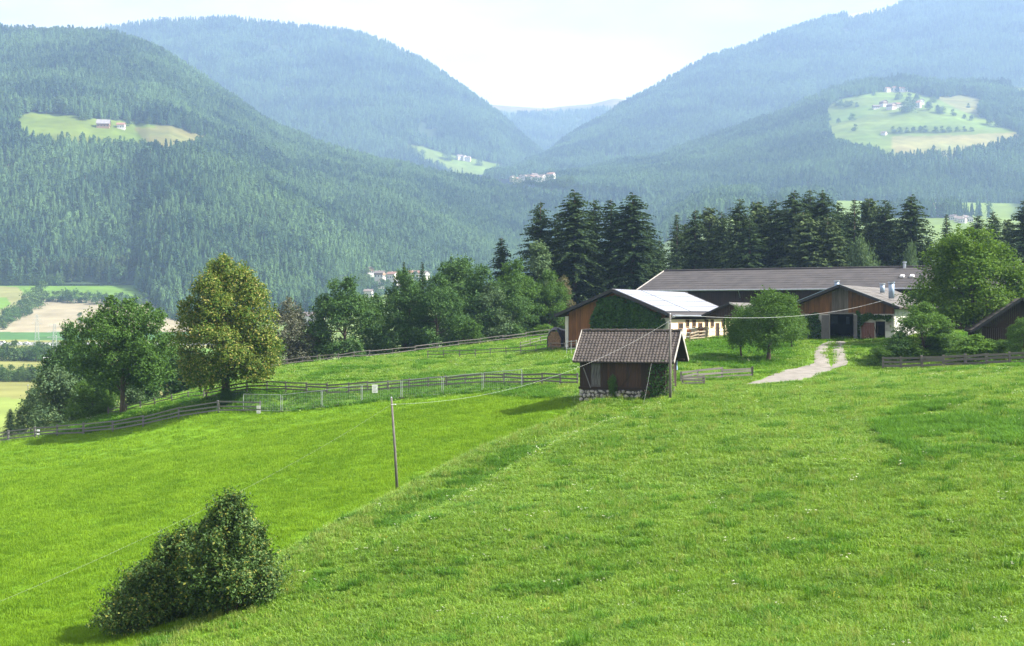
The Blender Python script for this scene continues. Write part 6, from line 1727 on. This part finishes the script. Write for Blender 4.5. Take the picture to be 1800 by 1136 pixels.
def horse(loc, rotz, label, graze=0.0):
    root = thing('horse', label, 'horse', loc, rotz)
    hd = Vector((0.0, 0.0, -0.55 * graze))
    V_ = [(0.0, 0, 1.12), (0.45, 0, 1.14), (0.75, 0, 1.18), (-0.5, 0, 1.18), (-0.78, 0, 1.14),     # trunk: belly, chest, shoulder, loin, rump
          (1.0, 0, 1.38), (1.2, 0, 1.62 + hd.z * 0.7), (1.38, 0, 1.72 + hd.z), (1.58, 0, 1.55 + hd.z), (1.72, 0, 1.40 + hd.z)]
    E_ = [(0, 1), (1, 2), (0, 3), (3, 4), (2, 5), (5, 6), (6, 7), (7, 8), (8, 9)]
    Rr_ = [0.33, 0.32, 0.27, 0.31, 0.26, 0.20, 0.15, 0.13, 0.10, 0.07]
    def leg(att, pts, rr):
        b_ = len(V_); prev = att
        for k, (p, r_) in enumerate(zip(pts, rr)):
            V_.append(p); Rr_.append(r_); E_.append((prev, b_ + k)); prev = b_ + k
    for s in (-0.17, 0.17):
        f = 0.06 if s > 0 else -0.05
        leg(2, [(0.72, s, 0.85), (0.74 + f, s, 0.50), (0.73 + f, s, 0.16), (0.77 + f, s, 0.04)], [0.12, 0.065, 0.045, 0.065])
        leg(4, [(-0.72, s, 0.88), (-0.62 + f, s, 0.68), (-0.86 + f, s, 0.47), (-0.82 + f, s, 0.16), (-0.77 + f, s, 0.04)], [0.17, 0.11, 0.06, 0.045, 0.065])
    b_ = skin_mesh('body', V_, E_, Rr_, 0, M['chestnut']); b_.parent = root
    mn = MB()
    for k in range(9):
        q = k / 8
        p = Vector((0.72, 0, 1.45)).lerp(Vector((1.30, 0, 1.86 + hd.z * 0.9)), q)
        for s in (-1, 1):
            mn.slab([(p.x - 0.07, 0, p.z + 0.04), (p.x + 0.07, 0, p.z + 0.07), (p.x + 0.06, s * 0.17, p.z - 0.24), (p.x - 0.09, s * 0.17, p.z - 0.26)], (0, s * 0.03, 0.01))
    mn.build('mane', M['mane'], root)
    MB().tube([(-1.0, 0, 1.2), (-1.12, 0, 1.05), (-1.14, 0, 0.6), (-1.1, 0, 0.4)], [0.05, 0.09, 0.10, 0.03], 8).build('tail', M['mane'], root, True)
    for s in (-0.07, 0.07):
        MB().tube([(1.36, s, 1.80 + hd.z), (1.36, s * 1.2, 1.94 + hd.z)], [0.04, 0.008], 6).build('ear', M['chestnut'], root, True)
    for s in (-0.105, 0.105):
        MB().tube([(1.48, s - 0.01 * s, 1.66 + hd.z), (1.48, s * 1.15, 1.66 + hd.z)], [0.025, 0.012], 6).build('eye', M['hoof'], root)
    return root
hp = at(1205, 167.5); horse((hp.x, hp.y, gz(hp.x, hp.y)), R(176), 'chestnut horse with pale mane facing left in front of the stable', 0.35)
hp = at(1222, 171.5); horse((hp.x, hp.y, gz(hp.x, hp.y)), R(24), 'second chestnut horse standing by the stable door, facing right', 0.75)

# ------------------------------------------------------------------ far houses, church, cars, pylons
def house(loc, w, l, h, rz, label, group=None, roof='far_roof', wall='far_wall', pitch=0.5, wood=False, name='farmhouse', cat='house', windows=3):
    t = thing(name, label, cat, loc, rz, group)
    rh = w * pitch / 1.0 * 0.6
    MB().box((0, 0, h / 2 - 2), (w, l, h + 4)).build('wall', M[wall], t)
    g_ = MB()
    for s in (-1, 1): g_.slab([(0, s * l / 2 - s * 0.02, h + rh - 0.1), (-w / 2, s * l / 2 - s * 0.02, h - 0.02), (w / 2, s * l / 2 - s * 0.02, h - 0.02)], (0, -s * 0.3, 0))
    g_.build('gable', M['frame_wood'] if wood else M[wall], t)
    o_ = 0.9
    r_ = MB()
    r_.slab([(0, -l / 2 - o_, h + rh), (-w / 2 - o_, -l / 2 - o_, h - rh * o_ / (w / 2)), (-w / 2 - o_, l / 2 + o_, h - rh * o_ / (w / 2)), (0, l / 2 + o_, h + rh)], (0, 0, 0.35))
    r_.slab([(0, -l / 2 - o_, h + rh), (0, l / 2 + o_, h + rh), (w / 2 + o_, l / 2 + o_, h - rh * o_ / (w / 2)), (w / 2 + o_, -l / 2 - o_, h - rh * o_ / (w / 2))], (0, 0, 0.35))
    rf_ = r_.build('roof', M[roof], t)
    MB().box((w * 0.2, l * 0.15, h + rh * 0.9), (0.8, 0.8, 1.8)).build('chimney', M[wall], rf_)
    if wood:
        MB().box((0, 0, h * 0.72), (w + 0.24, l + 0.24, h * 0.42)).build('timber_storey', M['frame_wood'], t)
    wm_ = MB().box((0, 0, 0), (1.3, 0.16, 1.5)).mesh('window', [M['dark_glass']])
    nlv = max(1, int(h / 2.9))
    for lv in range(nlv):
        for k in range(windows):
            for s in (-1, 1):
                link('window', wm_, t, loc=((k + 0.5) / windows * w - w / 2, s * (l / 2 + (0.14 if wood else 0.05)), 1.6 + lv * 2.8))
                link('window', wm_, t, loc=(s * (w / 2 + (0.14 if wood else 0.05)), (k + 0.5) / windows * l - l / 2, 1.6 + lv * 2.8), rot=(0, 0, R(90)))
    return t
b = hill_pix(left_hill, 182, 224); house(b, 13, 18, 5, R(98), 'grey-roofed dark timber mountain barn on the left clearing', roof='far_grey_roof', wall='frame_wood', wood=True, pitch=0.75, name='mountain_barn', cat='barn', windows=4)
b = hill_pix(left_hill, 213, 226); house(b, 10, 11, 5, R(95), 'white farmhouse with brown roof beside the mountain barn', roof='far_red_roof')
for i, (px, py, w, l, h, r_, rf_, wd) in enumerate(((1553, 187, 12, 15, 9, 20, 'far_roof', True), (1567, 192, 13, 17, 9, 30, 'far_roof', True), (1580, 189, 9, 12, 7, 100, 'far_red_roof', False), (1611, 189, 14, 18, 9, 60, 'far_red_roof', False), (1618, 183, 10, 14, 7, 15, 'far_roof', False), (1540, 191, 9, 14, 5, 95, 'far_roof', True))):
    house(hill_pix(right_spur, px, py), w, l, h, R(r_), ('timber' if wd else 'white-walled') + ' farm building in the hamlet on the right mountain meadow', ('timber' if wd else 'white') + ' buildings of the right hamlet', rf_, wood=wd)
for i, (px, py, w, l) in enumerate(((1570, 161, 12, 16), (1588, 162, 10, 18), (1560, 162, 9, 12))):
    house(hill_pix(right_spur, px, py), w, l, 8, R(60 + 30 * i), 'farm building on the top edge of the right mountain meadow', 'upper farm on the right meadow', 'far_red_roof')
house(hill_pix(right_spur, 1554, 237), 8, 10, 4, R(50), 'small hay shed at the bottom edge of the right mountain meadow', name='hay_shed', cat='shed', windows=1)
for i, (px, py) in enumerate(((815, 281), (822, 283), (808, 280))):
    house(hill_pix(back_hill, px, py), 13, 17, 9, R(40 + 40 * i), 'white farmhouse on the small meadow in the middle valley', 'farm on the middle valley meadow')
for i in range(14):
    px = 902 + i * 5.2 + random.uniform(-1, 1); dd_ = 2500 + random.uniform(0, 120)
    q = vat(px, dd_); q.z = (HY - (313 - i * 0.4 + random.uniform(-4, 3))) / F * dd_ - 4
    house(q, random.uniform(7, 10), random.uniform(9, 12), random.uniform(3, 5), random.uniform(0, 3), 'white house in the village at the mouth of the side valley', 'houses of the side valley village', random.choice(('far_roof', 'far_red_roof', 'far_roof')))
for i, (px, py, d, w, l, r_, rf_, wd) in enumerate(((650, 473, 1560, 10, 14, 20, 'far_roof', True), (668, 480, 1530, 11, 15, 70, 'far_roof', True), (670, 493, 1500, 9, 11, 10, 'far_red_roof', False), (690, 482, 1560, 12, 15, 60, 'far_red_roof', False), (700, 490, 1540, 8, 10, 10, 'far_roof', False), (728, 480, 1560, 12, 16, 100, 'far_red_roof', False), (748, 480, 1600, 9, 12, 40, 'far_roof', False), (648, 512, 1450, 9, 12, 80, 'far_roof', False))):
    q = P(px, py, d); q.z -= 5
    house(q, w * 0.66, l * 0.66, 5, R(r_), ('timber-gabled' if wd else 'white') + ' village house seen between the tops of the belt trees', ('timber-gabled' if wd else 'white') + ' houses of the village behind the trees', rf_, wood=wd)
house(P(550, 562, 1150) - Vector((0, 0, 5)), 10, 16, 8, R(60), 'pale building glimpsed behind the grey willow')
for i in range(26):
    d_ = 1440 + (i * 53) % 220; px = 636 + (i * 37) % 128
    q = P(px, random.uniform(478, 512), d_); q.z -= 8
    far_tree(0, 0, random.uniform(8, 14), 'round tree among the houses of the village behind the belt', 'trees among the village houses', None, 1.1, q)
for i in range(10):
    q = P(905 + i * 11, 316 + (i % 3), 2480); q.z -= 10
    far_tree(0, 0, random.uniform(12, 19), 'dark tree in front of the side valley village', 'trees before the side valley village', None, 1.2, q)
q = vpix(1641, 381); t = thing('church', 'small white chapel with pointed tower on the green field behind the spruces', 'church', q, R(20))
MB().box((0, 0, 4), (5, 5, 14)).build('tower', M['far_wall'], t)
MB()._add([(-2.9, -2.9, 11), (2.9, -2.9, 11), (2.9, 2.9, 11), (-2.9, 2.9, 11), (0, 0, 18)], [(0, 1, 4), (1, 2, 4), (2, 3, 4), (3, 0, 4), (3, 2, 1, 0)]).build('spire', M['far_red_roof'], t)
MB().box((7.5, 0, 2), (10, 6.5, 8)).build('nave', M['far_wall'], t)
MB().slab([(2.6, -3.8, 5.8), (13, -3.8, 5.8), (13, 0, 9.2), (2.6, 0, 9.2)], (0, 0, 0.3)).slab([(2.6, 3.8, 5.8), (2.6, 0, 9.2), (13, 0, 9.2), (13, 3.8, 5.8)], (0, 0, 0.3)).build('roof', M['far_roof'], t)
for i, (px, py) in enumerate(((1676, 387), (1684, 390), (1696, 388), (1704, 390), (1692, 392))):
    house(vpix(px, py), 7, 9, 4.5, R(30 + 50 * i), 'white house in the hamlet right of the chapel', 'houses near the chapel')
# road vehicles
def car(loc, rz, label, body='white', van=False):
    t = thing('van' if van else 'car', label, 'van' if van else 'car', loc, rz, None)
    L2, H1, H2 = (2.6, 1.0, 2.1) if van else (2.15, 0.85, 1.45)
    def sec(x): return x
    prof = [(-L2, 0.35), (-L2, H1), (-L2 * 0.82, H1 + 0.05), (-L2 * (0.8 if van else 0.62), H2), (L2 * (0.35 if van else 0.2), H2), (L2 * (0.62 if van else 0.5), H1 + 0.05), (L2 * 0.96, H1 - 0.12), (L2, 0.55), (L2, 0.35)]
    MB().slab([(x, -0.85, z) for x, z in prof], (0, 1.7, 0)).build('body', M[body], t)
    MB().slab([(-L2 * 0.6, -0.865, H1 + 0.1), (L2 * 0.4, -0.865, H1 + 0.1), (L2 * 0.18, -0.865, H2 - 0.12), (-L2 * 0.58, -0.865, H2 - 0.12)], (0, 1.73, 0)).build('side_glass', M['dark_glass'], t)
    for x in (-L2 * 0.62, L2 * 0.62):
        for y in (-0.86, 0.86):
            MB().tube([(x, y - 0.1, 0.33), (x, y + 0.1, 0.33)], 0.33, 12).build('wheel', M['black'], t)
    return t
for px, rz, lb, v_ in ((5, 0.05, 'white van on the valley road, nearest the left picture edge', True), (31, 3.1, 'white car on the valley road behind the roadside tree', False), (47, 0.0, 'white car on the valley road right of the roadside tree', False)):
    car(vpix(px, 605.5) + Vector((0, 0, 0.1)), rz, lb, van=v_)
for px, py, lb in ((85, 611.5, 'white van parked near the pylons, uppermost of three'), (84, 626, 'white van parked near the pylons, middle of three'), (84, 637, 'white van parked near the pylons, lowest of three')):
    car(vpix(px, py) + Vector((0, 0, 0.1)), 0.2, lb, van=True)
def pylon(px, pyb, pyt, label):
    b = vpix(px, pyb); d = b.y; h = (HY - pyt) / F * d - b.z
    t = thing('pylon', label, 'pylon', b, 0.4)
    m_ = MB(); w0, w1 = h * 0.075, h * 0.016
    n = 9; r_ = 0.07
    def cor(q, k):
        w = w0 + (w1 - w0) * q
        return Vector(((-1, 1, 1, -1)[k] * w, (-1, -1, 1, 1)[k] * w, q * h))
    for k in range(4): m_.beam(cor(0, k), cor(1, k), r_ * 1.5, r_ * 1.5)
    for i in range(n):
        for k in range(4):
            m_.beam(cor(i / n, k), cor((i + 1) / n, (k + 1) % 4), r_, r_)
            m_.beam(cor((i + 1) / n, k), cor((i + 1) / n, (k + 1) % 4), r_, r_)
    m_.build('lattice_mast', M['galv'], t)
    for q in (0.72, 0.84, 0.95):
        w = h * 0.13 * (1.15 - (q - 0.72))
        MB().beam((-w, 0, q * h), (w, 0, q * h), 0.12, 0.12).beam((-w, 0, q * h), (0, 0, q * h + h * 0.04), 0.08, 0.08).beam((w, 0, q * h), (0, 0, q * h + h * 0.04), 0.08, 0.08).build('cross_arm', M['galv'], t)
pylon(65, 612, 553, 'lattice pylon at the far left, left of the taller one')
pylon(96, 655, 569, 'taller lattice pylon standing right of the other pylon')
b = vpix(118, 596); t = thing('power_pole', 'wooden pole with crossbar left of the ash crown', 'pole', b)
MB().tube([(0, 0, -0.5), (0, 0, 10.5)], [0.2, 0.13], 8).build('shaft', M['bark'], t); MB().beam((-1.2, 0, 10.1), (1.2, 0, 10.1), 0.15, 0.15).build('crossbar', M['bark'], t)
b = vpix(49, 706); t = thing('power_pole', 'thin pale pole standing alone on the yellow-green slope', 'pole', b)
MB().tube([(0, 0, -0.5), (0, 0, 5.0)], [0.13, 0.09], 8).build('shaft', M['pole_wood'], t); MB().tube([(0, 0, 4.9), (0, 0, 5.1)], [0.2, 0.14], 8).build('cap', M['galv'], t)
